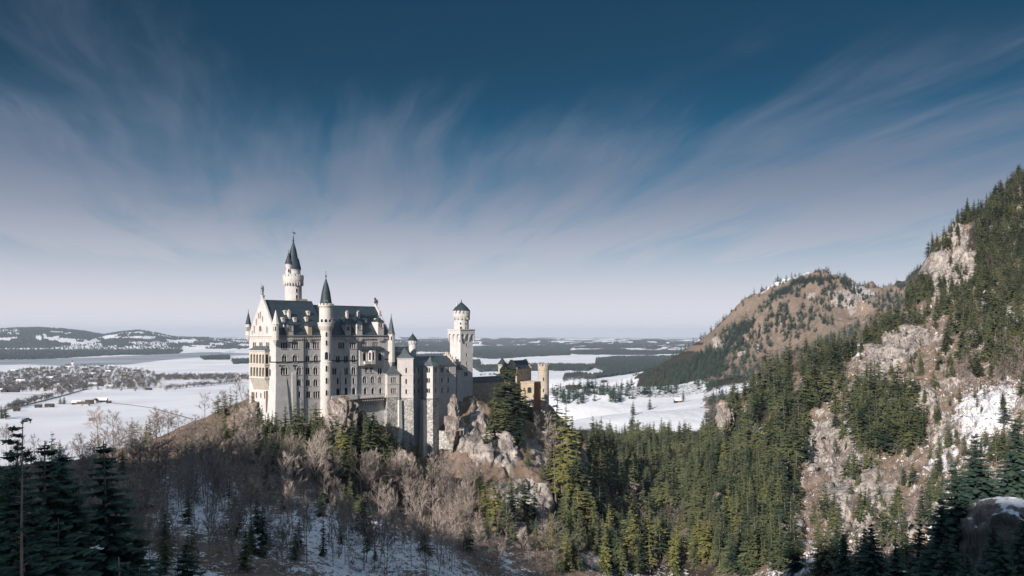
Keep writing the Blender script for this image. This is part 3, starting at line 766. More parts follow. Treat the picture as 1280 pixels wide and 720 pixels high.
for x, y in ((370,228),(455,228),(388,177),(553,180),(540,225),(738,235),(812,233),(895,233),(968,233),(1045,233)):      # small round-headed dormers
    s, v, z = roof_s(rowpx(x), 360+y*.1722+2.5)
    d = MB(); d.box((s-.7,v-.5,z-.3), (s+.7,v+1.6,z+1.15)); dm = d.build('dormer', M['trim'], rfo)
    d = MB(); n = 8
    V = [(s+.9*cos(pi*i/n), vv, z+1.15+.85*sin(pi*i/n)) for vv in (v-.62, v+2.2) for i in range(n+1)]
    d.add(V, [(i,i+1,n+2+i,n+1+i) for i in range(n)]+[tuple(range(n,-1,-1)),tuple(range(n+1,2*n+2))])
    d.build('dormer_hood', M['buff'], rfo)
for x, yt, yb, w, big in ((417,265,328,3.4,1),(560,275,315,2.2,0),(838,265,328,3.2,1),(920,260,310,3.4,1),(1075,245,330,3.8,1)):    # stone wall dormers at the eaves
    s = s_of(rowpx(x), .3); z0 = ZE-1.2; z1 = zq(360+yt*.1722, s, .3); d = MB()
    pn = Panel((s-w/2,-.30), (s+w/2,-.30), z0, z1)
    if big: pn.window(w/2, z1-2.9, .75, 1.9, 2, .3)
    pn.wall(d); d.add([(s-w/2,-.30,z0),(s-w/2,-.30,z1),(s-w/2,5,z1),(s-w/2,1,z0)], [(0,1,2,3)]); d.add([(s+w/2,-.30,z0),(s+w/2,-.30,z1),(s+w/2,5,z1),(s+w/2,1,z0)], [(3,2,1,0)])
    for k in range(3): d.box((s-w/2-.25+k*.5,-.5,z0-.5-k*.55), (s+w/2+.25-k*.5,.1,z0-k*.55))
    dm = d.build('wall_dormer', M['buff'] if not big else M['trim'], pal)
    pn.windows(pal)
    d = MB(); zt = z1+(2.4 if big else 1.4); b = [(s-w/2-.3,-.6),(s+w/2+.3,-.6),(s+w/2+.3,4.2),(s-w/2-.3,4.2)]
    ap = (s,1.6,zt); V = [(x_,y_,z1) for x_,y_ in b]+[ap]
    d.add(V, [(0,1,4),(1,2,4),(2,3,4),(3,0,4),(3,2,1,0)]); d.lathe((s,1.6), [(.16,zt-.6),(.16,zt+.3),(.28,zt+.5),(.08,zt+1.1)], 8)
    d.build('dormer_roof', M['slate'], rfo)
for x, y0, y1 in ((414,160,215),(835,165,215),(918,165,215),(1072,160,210)):      # chimneys on the slope
    s, v, z = roof_s(rowpx(x), 360+y1*.1722); d = MB(); zt = z+(y1-y0)*.1722*.3
    d.box((s-.55,v-.4,z-1), (s+.55,v+.7,zt)); d.box((s-.68,v-.55,zt), (s+.68,v+.85,zt+.3))
    for k in (-.4,.4): d.lathe((s+k*.7,v+.1), [(.2,zt+.25),(.17,zt+.9),(.24,zt+1.0)], 8)
    d.build('chimney', M['trim'], rfo)
for px in (379.6, 446.6):
    s = s_of(px); d = MB(); d.tube([(s,-.3,ZB+6),(s,-.3,ZE-1)], .27, 6); d.build('downpipe', M['iron'], pal)
for px, a, b in ((367.3,468,520),(427.8,464,492)):        # tall flat buttresses
    s = s_of(px); d = MB(); z1 = zq(a,s,0); z0 = zq(b,s,0)
    d.add([(s+q,o,z) for z,o in ((z0,-.55),(z1,-.3)) for q in (-1.1,1.1)]+[(s+q,.02,z1+1.6) for q in (-1.1,1.1)]+[(s+q,.02,z0) for q in (-1.1,1.1)], [(0,1,3,2),(2,3,5,4),(0,2,4,6),(1,7,5,3)])
    d.build('buttress', M['trim'], pal)
for x in (355, 455):                                      # carved shields between the rows
    s = s_of(rowpx(x)); z = zq(457.5, s, 0); d = MB(); d.add([(s+a,o,z+b) for o in (-.12,.0) for a,b in ((-1.1,.5),(1.1,.5),(1.1,-.1),(.25,-.5),(.25,-1.6),(-.25,-1.6),(-.25,-.5),(-1.1,-.1))], [tuple(range(8))]+[(i,(i+1)%8,8+(i+1)%8,8+i) for i in range(8)])
    d.build('shield', M['bronze'], pal)
# sloping foot of the wall at the near corner
d = MB(); d.add([(-.02,-.02,ZB+28),(-.02,5.2,ZB+28),(5.5,-.02,ZB+28),(-1.6,-1.5,ZB),(-1.6,6.2,ZB),(7,-1.5,ZB)], [(0,1,4,3),(2,0,3,5),(1,2,5,4),(0,2,1)]); d.build('buttress', M['limestone'], pal)

# round stair turret on the front
sc = s_of(407.4, -.4); cT = (sc, -.4); DT = W(*cT)[1]
def zt(py): return CH-(py-CY)*DT/F
def rpx(w): return w/2*DT/F
tur = MB(); R0 = rpx(14.4)
tur.lathe(cT, [(R0*1.06,ZB),(R0*1.06,zt(452)),(R0,zt(451.5)),(R0,zt(415)),(R0*1.02,zt(413.5)),(R0*1.34,zt(408)),(R0*1.38,zt(405.5)),(R0*1.38,zt(404.6)),(rpx(16.6),zt(404.4)),(rpx(16.6),zt(385)),(rpx(17.6),zt(384)),(rpx(19.4),zt(382.6)),(rpx(19.4),zt(381.4))], 28)
tur.ring_boxes(cT, rpx(19.4), zt(381.5), zt(379.4), 14, rpx(19.4)*.27, .4)
tr_o = tur.build('stair_turret', M['trim'], pal, False)
d = MB(); d.lathe(cT, [(rpx(20.8),zt(404.8)),(rpx(20.8),zt(403.0)),(rpx(20.0),zt(403.0)),(rpx(20.0),zt(404.8))], 28, cap=False); d.lathe(cT, [(R0*1.1,zt(453.3)),(R0*1.1,zt(452.2)),(R0,zt(452.1))], 28)
d.build('parapet', M['trim'], tr_o)
d = MB(); d.lathe(cT, [(rpx(15.6),zt(381.2)),(rpx(14.0),zt(377)),(rpx(10.4),zt(365)),(rpx(6.6),zt(357)),(rpx(.6),zt(347.5))], 28); d.build('turret_roof', M['slate'], tr_o)
d = MB(); finial(d, cT, zt(348.5), rpx(20)*1.0, .2); d.build('finial', M['iron'], tr_o)
for py, h, w, da in ((376,1.2,.8,0),(402,2.4,1.2,0),(402,2.4,1.2,.62),(402,2.4,1.2,-.62),(418,2.2,.8,.1),(428.5,2.4,.8,.1),(444.5,3.6,1.5,.1),(460.5,2.8,.9,.1),(475.5,2.8,.9,.1),(490.5,2.6,.9,.1)):
    r = (rpx(16.6) if py < 405 else R0*(1.06 if py > 452 else 1)) if py > 380 else rpx(13.2)
    dx, dy = -W(*cT)[0], -W(*cT)[1]; ang = math.atan2(dy, dx)-TH+da
    nx, ny = cos(ang), sin(ang); tx, ty = -ny, nx; z0 = zt(py)-h/2; d = MB(); g = MB(); c0 = (cT[0]+nx*(r-.05), cT[1]+ny*(r-.05))
    def q(t, z, o): return (c0[0]+tx*t+nx*o, c0[1]+ty*t+ny*o, z)
    A = [(-w/2,z0),(w/2,z0)]+[(w/2*cos(pi*i/6), z0+h-w/2+w/2*sin(pi*i/6)) for i in range(7)]; n = len(A)
    B = [(t*1.35, z0+(z-z0)*1.07-.12) for t,z in A]
    d.add([q(t,z,.16) for t,z in A]+[q(t,z,.16) for t,z in B]+[q(t,z,-.2) for t,z in B]+[q(t,z,.0) for t,z in A], [(i,(i+1)%n,n+(i+1)%n,n+i) for i in range(n)]+[(n+i,n+(i+1)%n,2*n+(i+1)%n,2*n+i) for i in range(n)]+[(3*n+i,3*n+(i+1)%n,(i+1)%n,i) for i in range(n)])
    g.add([q(t,z,.07) for t,z in A], [tuple(range(n))])
    f = d.build('turret_window', M['trim'], tr_o); g.build('pane', M['glass'], tr_o)
# corner turrets
def corner(s, v, r, zlow, zeave, ztip, roofm, wallm):
    b = MB(); b.lathe((s,v), [(.25,zlow-2.6),(r*.6,zlow-1.4),(r*1.08,zlow),(r,zlow+.2),(r,zeave-.5),(r*1.14,zeave-.3),(r*1.14,zeave)], 8, a0=pi/8); o = b.build('corner_turret', M[wallm], pal)
    b = MB(); b.lathe((s,v), [(r*1.16,zeave),(r*.95,zeave+.8),(.06,ztip)], 8, a0=pi/8); b.build('turret_roof', M[roofm], o)
    b = MB(); finial(b, (s,v), ztip-.2, 1.6, .11); b.build('finial', M['iron'], o)
    for a in (-2.2,-.9,-2.9):
        b = MB(); nx, ny = cos(a), sin(a); tx, ty = -ny, nx
        b.add([(s+nx*(r*.96)+tx*t, v+ny*(r*.96)+ty*t, z) for t,z in ((-.3,zeave-3.2),(.3,zeave-3.2),(.3,zeave-1.2),(-.3,zeave-1.2))], [(0,1,2,3)]); b.build('pane', M['glass'], o)
corner(-.3, -.3, 1.5, zq(425,0,0), zq(405,0,0), zq(387,0,0), 'trim', 'trim')
corner(-.3, DW+.3, 1.25, zq(419,0,DW), zq(405.5,0,DW), zq(389.5,0,DW), 'slate_dark', 'trim')
corner(L+.4, -.2, 1.9, zq(452,L,0), zq(417.5,L,0), zq(394.5,L,0), 'copper', 'trim')
corner(L+.3, DW+.3, 1.3, zq(425,L,DW), zq(410,L,DW), zq(396,L,DW), 'slate_dark', 'trim')
# loggia on the gable
vl0, vl1, ol = 5.3, 18.4, 2.5; zl0 = zq(481,0,12); zl1 = zq(438.6,0,12)
lo = MB(); PL = [(-ol,vl1),(-ol,vl0),(-.02,vl0),(-.02,vl1)]
pls = [Panel((-ol,vl1),(-ol,vl0),zl0+3.2,zl1), Panel((-ol,vl0),(-.02,vl0),zl0+3.2,zl1), Panel((-.02,vl1),(-ol,vl1),zl0+3.2,zl1)]
for py in (448.5, 464.5):
    zz = zq(py,0,12)
    for k in range(5): pls[0].window(1.45+k*2.55, zz-2.1, 1.5, 4.0, 1, depth=1.4, sill=False, hood=False)
    pls[1].window(1.25, zz-2.1, 1.4, 4.0, 1, depth=.6, sill=False)
for p in pls: p.wall(lo)
nb = 9
lo.add([(-ol,vl1,zl0+3.2),(-ol,vl0,zl0+3.2),(-.02,vl0,zl0-2.2),(-.02,vl1,zl0-2.2),(-.02,vl0,zl0+3.2),(-.02,vl1,zl0+3.2)], [(0,1,2,3),(1,4,2),(0,3,5)])
loo = lo.build('loggia', M['ochre'], pal)
for p in pls: p.windows(loo, 'ochre') if False else p.windows(pal, 'ochre', name='loggia_arch')
b = MB()
for z in (zl1-.1, zq(455.6,0,12), zq(472.6,0,12)): b.prism([(-ol-.25,vl1+.25),(-ol-.25,vl0-.25),(-.05,vl0-.25),(-.05,vl1+.25)], z, z+.5)
for k in range(nb): v = vl0+.8+k*(vl1-vl0-1.6)/(nb-1); b.add([(-ol-.1,v-.3,zl0+3.3),(-ol-.1,v+.3,zl0+3.3),(-.04,v-.3,zl0-1.6),(-.04,v+.3,zl0-1.6),(-.04,v-.3,zl0+3.3),(-.04,v+.3,zl0+3.3)], [(0,1,3,2),(0,2,4),(1,5,3)])
b.build('loggia_ledge', M['trim'], loo)
b = MB(); b.add([(-ol-.5,vl1+.5,zl1+.45),(-ol-.5,vl0-.5,zl1+.45),(.0,vl0-.5,zl1+.45),(.0,vl1+.5,zl1+.45),(-.02,vl0+1.5,zl1+2.3),(-.02,vl1-1.5,zl1+2.3)], [(0,1,4,5),(1,2,4),(0,5,3),(3,2,1,0)]); b.build('loggia_roof', M['copper'], loo)
# projecting bay on the right of the front, with hood and oriel
s0, s1 = s_of(447.8), s_of(480.5,-1.0); zb1 = zq(437.0, (s0+s1)/2, -1)
bay = Panel((s0,-1.0), (s1,-1.0), zq(457,s0,0), zb1)
def bw(px, py, n, w, h, **k): s = s_of(px,-1)-s0; bay.window(s, zq(py,s+s0,-1)-h/2, w, h, n, **k)
bw(455.9, 446.5, 1, 1.9, 3.6, hood=True); bw(475, 446.3, 1, 1.9, 3.6, hood=True)
b = MB(); bay.wall(b); b.add([(s0,-1,bay.z0),(s0,-1,zb1),(s0,0,zb1),(s0,0,bay.z0)], [(0,1,2,3)]); b.add([(s1,-1,bay.z0),(s1,-1,zb1),(s1,0,zb1),(s1,0,bay.z0)], [(3,2,1,0)])
b.add([(s0,-1,bay.z0),(s1,-1,bay.z0),(s1,0,bay.z0-1),(s0,0,bay.z0-1)], [(3,2,1,0)])
bo = b.build('projecting_bay', M['limestone'], pal); bay.windows(bo)
b = MB(); b.add([(s0-.5,-1.8,zb1),(s1+.5,-1.8,zb1),(s1+.5,.0,zb1),(s0-.5,.0,zb1),(s0+2,-.02,zb1+1.6),(s1-2,-.02,zb1+1.6)], [(0,1,5,4),(1,2,5),(0,4,3),(3,2,1,0)]); b.build('bay_roof', M['slate_dark'], bo)
so = s_of(465.5,-1.5); pts = [(so-2.3,-1.02),(so-1.2,-2.5),(so+1.2,-2.5),(so+2.3,-1.02)]
b = MB(); zo0, zo1 = zq(454,so,-1.5), zq(438,so,-1.5); og = MB()
for i in range(3):
    p = Panel(pts[i], pts[i+1], zo0, zo1); p.window(p.L/2, zo0+1.6, min(1.0,p.L*.6), 3.6, 1, sill=False, depth=.3); p.wall(b); p.windows(bo, name='oriel_window')
b.prism([(so-.6,-1.0),(so-.3,-1.3),(so+.3,-1.3),(so+.6,-1.0)], zo0-1.6, zo0-1.0); b.prism(pts, zo0-.5, zo0, scale_bottom=None); b.prism([(p[0]*.6+so*.4,p[1]*.6-.4) for p in pts], zo0-1.0, zo0-.5)
b.build('oriel', M['trim'], bo)
b = MB(); sa, sb = s_of(454.5,-1), s_of(463.5,-1.5); b.box((sa,-2.4,zo0-.4), (sb,-1.01,zo0)); b.box((sa,-2.4,zo0), (sb,-2.22,zo0+1.0)); b.box((sa,-2.4,zo0), (sa+.18,-1.0,zo0+1.0)); b.build('balcony', M['trim'], bo)
# terrace below it, on corbels
b = MB(); t0, t1 = s_of(446.5,-2.5), s_of(480.0,-2.5); zt0 = zq(498.6, t0, -2.5); zt1 = zq(495.5,t0,-2.5)
b.box((t0,-3.2,zt0), (t1,-.02,zt0+.6)); b.box((t0,-3.2,zt0+1.75), (t1,-2.9,zt0+2.0))
for k in range(20): s = t0+.3+k*(t1-t0-.6)/19; b.box((s-.17,-3.15,zt0+.6), (s+.17,-2.95,zt0+1.75)); 
for k in range(12): s = t0+.6+k*(t1-t0-1.2)/11; b.box((s-.3,-2.8,zt0-1.3), (s+.3,-.02,zt0-.01))
b.build('terrace', M['trim'], pal)
b = MB(); sa, sb = s_of(415.5,-4), s_of(447.5,-4); za = zq(497,sa,-4); b.box((sa,-3.6,za-1.6), (sb,-.04,za)); b.box((sa,-3.6,za), (sb,-3.3,za+.8)); b.build('terrace', M['limestone'], pal)
# figures on the gables
def figure(name, s, v, z, h, lab):
    b = MB(); b.box((s-.6,v-.6,z), (s+.6,v+.6,z+h*.16)); b.box((s-.75,v-.75,z+h*.16), (s+.75,v+.75,z+h*.22)); b.build('pedestal', M['trim'], pal)
    b = MB(); z0 = z+h*.22; H_ = h*.78
    if name == 'knight_statue':
        for t in (-.22,.22): b.tube([(s,v+t,z0),(s,v+t,z0+H_*.25),(s,v+t*.8,z0+H_*.46)], [.2,.22,.3], 8)
        b.tube([(s,v,z0+H_*.42),(s,v,z0+H_*.56),(s,v,z0+H_*.74),(s,v,z0+H_*.78)], [.5,.42,.55,.2], 10)
        b.lathe((s,v), [(.12,z0+H_*.77),(.27,z0+H_*.80),(.30,z0+H_*.85),(.24,z0+H_*.90),(.06,z0+H_*.95)], 10)
        b.tube([(s,v+.5,z0+H_*.72),(s-.2,v+.95,z0+H_*.60),(s-.35,v+1.05,z0+H_*.74)], [.2,.16,.13], 8); b.tube([(s,v-.5,z0+H_*.72),(s-.1,v-.75,z0+H_*.52),(s-.4,v-.6,z0+H_*.42)], [.2,.16,.13], 8)
        b.tube([(s-.35,v+1.05,z0+.1),(s-.35,v+1.05,z0+H_*1.18)], [.07,.05], 6)
    else:                                                    # a seated lion
        b.tube([(s+.5,v,z0+.2),(s+.3,v,z0+H_*.35),(s-.25,v,z0+H_*.62),(s-.4,v,z0+H_*.75)], [.75,.7,.62,.5], 10)
        b.lathe((s-.55,v), [(.2,z0+H_*.66),(.52,z0+H_*.76),(.5,z0+H_*.9),(.2,z0+H_*1.0)], 10); b.tube([(s-.6,v,z0+H_*.8),(s-1.15,v,z0+H_*.76)], [.34,.22], 8)
        for t in (-.35,.35): b.tube([(s-.5,v+t,z0+H_*.5),(s-.65,v+t,z0)], [.24,.2], 8); b.tube([(s+.4,v+t*1.5,z0+.3),(s-.3,v+t*1.5,z0+.15)], [.36,.2], 8)
        b.tube([(s+1.0,v,z0+.3),(s+1.4,v,z0+.9),(s+1.25,v,z0+H_*.7)], [.14,.1,.14], 6)
    b.build(name, M['bronze'], pal, True)
figure('knight_statue', .3, DW/2, ZR1+.9, 6.3, '')
figure('lion_statue', L-.2, DW/2, ZR2+.9, 4.0, '')

# ============================================ the tall stair tower behind
sN, vN = SV(-108.6, 437.0); DN = 437.0
def zn(py): return CH-(py-CY)*DN/F
def rn(w): return w/2*DN/F
cN = (sN, vN)
ntw = root('stair_tower', sN, vN, 110, 'slender round white tower with gallery and pointed blue slate spire behind the palace roof', 'tower')
b = MB(); b.lathe(cN, [(rn(21.4),110),(rn(20.8),zn(366)),(rn(20.6),zn(358.5)),(rn(21),zn(357.6)),(rn(24.2),zn(353.5)),(rn(25.4),zn(350.5)),(rn(25.4),zn(347.4))], 32); b.build('shaft', M['limestone'], ntw)
b = MB(); b.lathe(cN, [(rn(25.6),zn(349.6)),(rn(25.6),zn(345.6)),(rn(23.8),zn(345.6)),(rn(23.8),zn(349.6))], 32, cap=False)
b.ring_boxes(cN, rn(25.6), zn(345.7), zn(343.6), 18, rn(25.6)*.22, .45)
b.ring_boxes(cN, rn(25.0), zn(357.2), zn(352.5), 22, .42, .9); b.build('gallery', M['trim'], ntw)
for k in range(11):
    a = -pi*.98+k*.30; g = MB(); r = rn(23.4); nx, ny = cos(a), sin(a); tx, ty = -ny, nx
    g.add([(cN[0]+nx*r*.985+tx*t, cN[1]+ny*r*.985+ty*t, z) for t,z in ((-.45,zn(356.2)),(.45,zn(356.2)),(.45,zn(352.9)),(-.45,zn(352.9)))], [(0,1,2,3)]); g.build('gallery_arch', M['iron'], ntw)
b = MB(); b.lathe(cN, [(rn(17.6),zn(348)),(rn(17.6),zn(338.4)),(rn(18.6),zn(337.4)),(rn(18.6),zn(336.4))], 28); b.build('upper_drum', M['limestone'], ntw)
b = MB(); b.lathe(cN, [(rn(19.6),zn(336.6)),(rn(16.6),zn(330)),(rn(13.4),zn(323.5)),(rn(11.2),zn(322.5)),(rn(7.4),zn(312)),(rn(4.0),zn(306.5)),(rn(1.6),zn(302.5))], 24); b.build('spire', M['slate'], ntw)
b = MB(); b.lathe(cN, [(.42,zn(303.3)),(.3,zn(302)),(.55,zn(301)),(.3,zn(300)),(.2,zn(297)),(.07,zn(294)),(.06,zn(287.6))], 10)
b.tube([(cN[0]-.9,cN[1],zn(290.6)),(cN[0]+.4,cN[1],zn(290.6))], .07, 6); b.build('mast', M['iron'], ntw)
b = MB(); z = zn(291); V = [(x,z_) for x,z_ in ((.1,.2),(.5,.35),(.9,-.05),(1.35,.3),(1.25,-.2),(.9,-.5),(.3,-.4))]
b.add([(cN[0]+x, cN[1]+o, z+z_) for o in (-.06,.06) for x,z_ in V], [tuple(range(7)), tuple(range(13,6,-1))]+[(i,(i+1)%7,7+(i+1)%7,7+i) for i in range(7)]); b.build('weathervane', M['iron'], ntw)
# the stair turret leaning on it, front left
dx, dy = -W(*cN)[0], -W(*cN)[1]; ang = math.atan2(dy, dx)-TH
lt = ang-.78; cS = (cN[0]+cos(lt)*rn(15.4), cN[1]+sin(lt)*rn(15.4)); rS = rn(8.3)
b = MB(); b.lathe(cS, [(.3,zn(359)),(rS*.8,zn(357)),(rS,zn(355)),(rS,zn(331.5)),(rS*1.1,zn(330.8)),(rS*1.1,zn(330.2))], 18); st = b.build('side_turret', M['limestone'], ntw)
b = MB(); b.lathe(cS, [(rS*1.25,zn(330.3)),(rS*.85,zn(326)),(rS*.4,zn(320)),(.1,zn(315.5))], 18); b.build('turret_roof', M['slate'], st)
b = MB(); finial(b, cS, zn(316), 1.6, .13); b.build('finial', M['iron'], st)
def slit(c, r, a, z0, z1, w, par, m='glass'):
    g = MB(); nx, ny = cos(a), sin(a); tx, ty = -ny, nx; rr = r*cos(w/2/r)+.05
    A = [(-w/2,z0),(w/2,z0)]+[(w/2*cos(pi*i/5), z1-w/2+w/2*sin(pi*i/5)) for i in range(6)]; n = len(A)
    g.add([(c[0]+nx*rr+tx*t, c[1]+ny*rr+ty*t, z) for t,z in A], [tuple(range(n))]); p = g.build('pane', M[m], par) if False else None
    f = MB(); B = [(t*1.45, z0-.12+(z-z0)*1.08) for t,z in A]
    f.add([(c[0]+nx*(rr+.12)+tx*t, c[1]+ny*(rr+.12)+ty*t, z) for t,z in A]+[(c[0]+nx*(rr+.12)+tx*t, c[1]+ny*(rr+.12)+ty*t, z) for t,z in B]+[(c[0]+nx*(rr-.3)+tx*t, c[1]+ny*(rr-.3)+ty*t, z) for t,z in B]+[(c[0]+nx*rr+tx*t, c[1]+ny*rr+ty*t, z) for t,z in A],
          [(i,(i+1)%n,n+(i+1)%n,n+i) for i in range(n)]+[(n+i,n+(i+1)%n,2*n+(i+1)%n,2*n+i) for i in range(n)]+[(3*n+i,3*n+(i+1)%n,(i+1)%n,i) for i in range(n)])
    fo = f.build('window', M['trim'], par); g.build('pane', M[m], fo if par.parent is None else par)
slit(cS, rS, ang, zn(341), zn(337), .7, st); slit(cS, rS, ang-1.2, zn(338), zn(334.5), .6, st)
for py in (363.5, 371.5): slit(cN, rn(20.8), ang+.42, zn(py)-.9, zn(py)+1.0, 1.0, ntw)
slit(cN, rn(17.6), ang+.2, zn(347), zn(342.5), 1.0, ntw)
b = MB(); q_ = SV(W(*cN)[0]+4.3, W(*cN)[1]-3.5); b.box((q_[0]-3.4,q_[1]-1.2,150), (q_[0]+3.4,q_[1]+1.2,zn(374.2))); b.build('chimney_stack', M['buff'], ntw)

# ============================================ the square tower with round top
sQ, vQ = 126.9, 11.0; wQ = 4.55; DQ = W(sQ, vQ)[1]
def zs_(py): return CH-(py-CY)*DQ/F
def rs_(w): return w/2*DQ/F
rq = radians(-3)
def sq(w, c=(sQ,vQ)): return [(c[0]+a*cos(rq)-b_*sin(rq), c[1]+a*sin(rq)+b_*cos(rq)) for a,b_ in ((-w,-w),(w,-w),(w,w),(-w,w))]
sqt = root('square_tower', sQ, vQ, 100, 'square white stone tower with overhanging arched top and a round turret with dark conical cap', 'tower')
b = MB(); ps = panels(sq(wQ), 100, zs_(413.0))
for py in (431, 443.5, 454): ps[0].window(ps[0].L*.52, zs_(py)-1.0, .9, 1.8, 1, arch=py < 440)
ps[0].window(ps[0].L*.45, zs_(467)-1.2, 1.0, 2.2, 2)
ps[3].window(ps[3].L*.55, zs_(448)-1.2, .8, 2.2, 1); ps[3].window(ps[3].L*.55, zs_(466)-1.2, .8, 2.2, 1)
for p in ps: p.wall(b)
b.build('shaft', M['limestone'], sqt)
for p in ps[:1]+ps[3:]: p.windows(sqt)
b = MB(); wo = wQ*1.20; ct = MB()
for p_in, p_out in zip(panels(sq(wQ), 0, 1), panels(sq(wo), 0, 1)):       # arches carried on long corbels
    n = 3; Lo = p_out.L; z0, z1 = zs_(427.5), zs_(417.5); zt_ = zs_(411.9); lw = Lo/(n)
    for k in range(n):
        a = k*lw; g = .28*lw; R = (lw-g)/2; zc = z1-R
        A = [(a+g/2+R-R*cos(pi*i/6), zc+R*sin(pi*i/6)) for i in range(7)]
        for pq, qq in zip(A, A[1:]): b.add([p_out.P(pq[0],pq[1]), p_out.P(qq[0],qq[1]), p_out.P(qq[0],zt_), p_out.P(pq[0],zt_)], [(0,1,2,3)]); b.add([p_out.P(pq[0],pq[1]), p_out.P(qq[0],qq[1]), p_out.P(qq[0],qq[1],-(wo-wQ)), p_out.P(pq[0],pq[1],-(wo-wQ))], [(3,2,1,0)])
        for t0, t1 in ((a, a+g/2), (a+lw-g/2, a+lw)):
            b.add([p_out.P(t0,zc), p_out.P(t1,zc), p_out.P(t1,zt_), p_out.P(t0,zt_)], [(0,1,2,3)])
            V = [p_out.P(t,z,o) for t in (t0,t1) for z,o in ((zc,0),(zc,-(wo-wQ)),(z0,-(wo-wQ)+.03))]
            b.add(V, [(0,2,1),(3,4,5),(0,3,5,2),(0,1,4,3)])
b.prism(sq(wo-.01), zs_(413.2), zs_(411.9)-.01); mo = b.build('machicolation', M['limestone'], sqt)
b = MB(); band(b, sq(wo), zs_(412.6), .55, .28); b.build('parapet', M['trim'], mo)
cQ = (sQ, vQ)
b = MB(); b.lathe(cQ, [(rs_(18.8),zs_(412.2)),(rs_(18.6),zs_(400)),(rs_(20.6),zs_(397.2)),(rs_(21.6),zs_(395.5)),(rs_(21.6),zs_(390.8))], 28); b.ring_boxes(cQ, rs_(21.6), zs_(390.9), zs_(388.0), 14, rs_(21.6)*.28, .6)
rt = b.build('round_turret', M['limestone'], sqt)
b = MB(); b.ring_boxes(cQ, rs_(21.2), zs_(399.8), zs_(396.6), 16, .5, .7); b.build('corbel_ring', M['trim'], rt)
dx, dy = -W(*cQ)[0], -W(*cQ)[1]; aq = math.atan2(dy, dx)-TH
for k in range(7): slit(cQ, rs_(21.0), aq-1.35+k*.45, zs_(399.2), zs_(396.9), .7, rt, 'iron')
for k in range(8): slit(cQ, rs_(21.4), aq-1.57+k*.449, zs_(391.9), zs_(389.2), .75, rt, 'iron')
slit(cQ, rs_(18.7), aq-.1, zs_(405.5), zs_(403.2), .8, rt); slit(cQ, rs_(18.7), aq+.55, zs_(405.5), zs_(403.2), .8, rt); slit(cQ, rs_(18.8), aq-.05, zs_(411.2), zs_(408.2), 1.1, rt); slit(cQ, rs_(18.8), aq+.6, zs_(411.2), zs_(408.4), .9, rt)
b = MB(); b.lathe(cQ, [(rs_(22.4),zs_(388.4)),(rs_(14.5),zs_(383.6)),(.25,zs_(377.6))], 28); ro = b.build('conical_roof', M['slate_dark'], sqt)
b = MB(); finial(b, cQ, zs_(378), 1.9, .2); b.build('finial', M['iron'], ro)
b = MB(); c2 = (cQ[0]-2.4, cQ[1]+1.2); b.lathe(c2, [(.35,zs_(385)),(.35,zs_(377.5)),(.5,zs_(377.3)),(.5,zs_(376.8))], 8); b.build('chimney', M['trim'], ro)

# ============================================ the wing between palace and square tower
wing = root('castle_wing', 92, 6, 84, 'white wing with projecting bays on tall rubble buttresses right of the palace hall', 'castle building')
vc = .8; sL, sR = s_of(496, vc), s_of(569.8, vc); zec = zq(456.8, 93, vc); zrc = zq(445.2, 95, 9)
b = MB(); pc = panels([(sL,vc),(sR,vc),(sR,vc+13),(sL,vc+13)], 84, zec)
zrub = zq(497, 92, vc)
for py in (462.6, 475.6, 488.3):
    for px in (518.2, 523.4): pc[0].window(s_of(px,vc)-sL, zq(py,92,vc)-1.2, .85, 2.4, 1)
    for px in (552.6, 560.2): pc[0].window(s_of(px,vc)-sL, zq(py,103,vc)-1.2, .85, 2.5, 2 if py < 470 else 1)
pc[1].window(6, zq(463,112,6)-1, .9, 2.2, 2); pc[1].window(4, zq(476,112,6)-1, .9, 2.2, 1); pc[1].window(9, zq(476,112,6)-1, .9, 2.2, 1)
# an arched recess low in the wall
pc[0].window(s_of(521.2,vc)-sL, zq(575,92,vc), 3.9, zq(511,92,vc)-zq(575,92,vc), 1, depth=1.6, sill=False)
for p in pc: p.wall(b)
# gables of the roof on the right end
b.add([(sR,vc,zec),(sR,vc+13,zec),(sR,vc+6.5,zrc+.9),(sR-.7,vc,zec),(sR-.7,vc+13,zec),(sR-.7,vc+6.5,zrc+.9)], [(0,1,2),(5,4,3),(0,2,5,3),(1,4,5,2)])
b.build('wall', M['limestone'], wing); pc[0].windows(wing); pc[1].windows(wing)
b = MB(); V = [(s,v,z) for s in (sL+.1,sR-.7) for v,z in ((vc-.5,zec-.1),(vc+6.5,zrc),(vc+13.5,zec-.1))]
b.add(V, [(0,1,4,3),(1,2,5,4),(0,2,1),(3,4,5),(0,3,5,2)]); wr = b.build('roof', M['slate'], wing)
b = MB(); band(b, [(sL,vc),(sR,vc),(sR,vc+13),(sL,vc+13)], zec-.55, .45, .3); band(b, [(sL,vc),(sR,vc),(sR,vc+13),(sL,vc+13)], zq(482.3,98,vc), .3, .16); band(b, [(sL,vc),(sR,vc),(sR,vc+13),(sL,vc+13)], zq(468.6,98,vc), .3, .16); b.build('string_course', M['trim'], wing)
b = MB(); s_ = sR-.4
for k in range(4): b.box((s_-.5,vc+1.0+k*1.4,zec+.9+k*1.3), (s_+.5,vc+2.2+k*1.4,zec+2.9+k*1.3)); b.box((s_-.5,vc+12-k*1.4-1.2,zec+.9+k*1.3), (s_+.5,vc+12-k*1.4,zec+2.9+k*1.3))
b.build('gable_coping', M['buff'], wing)
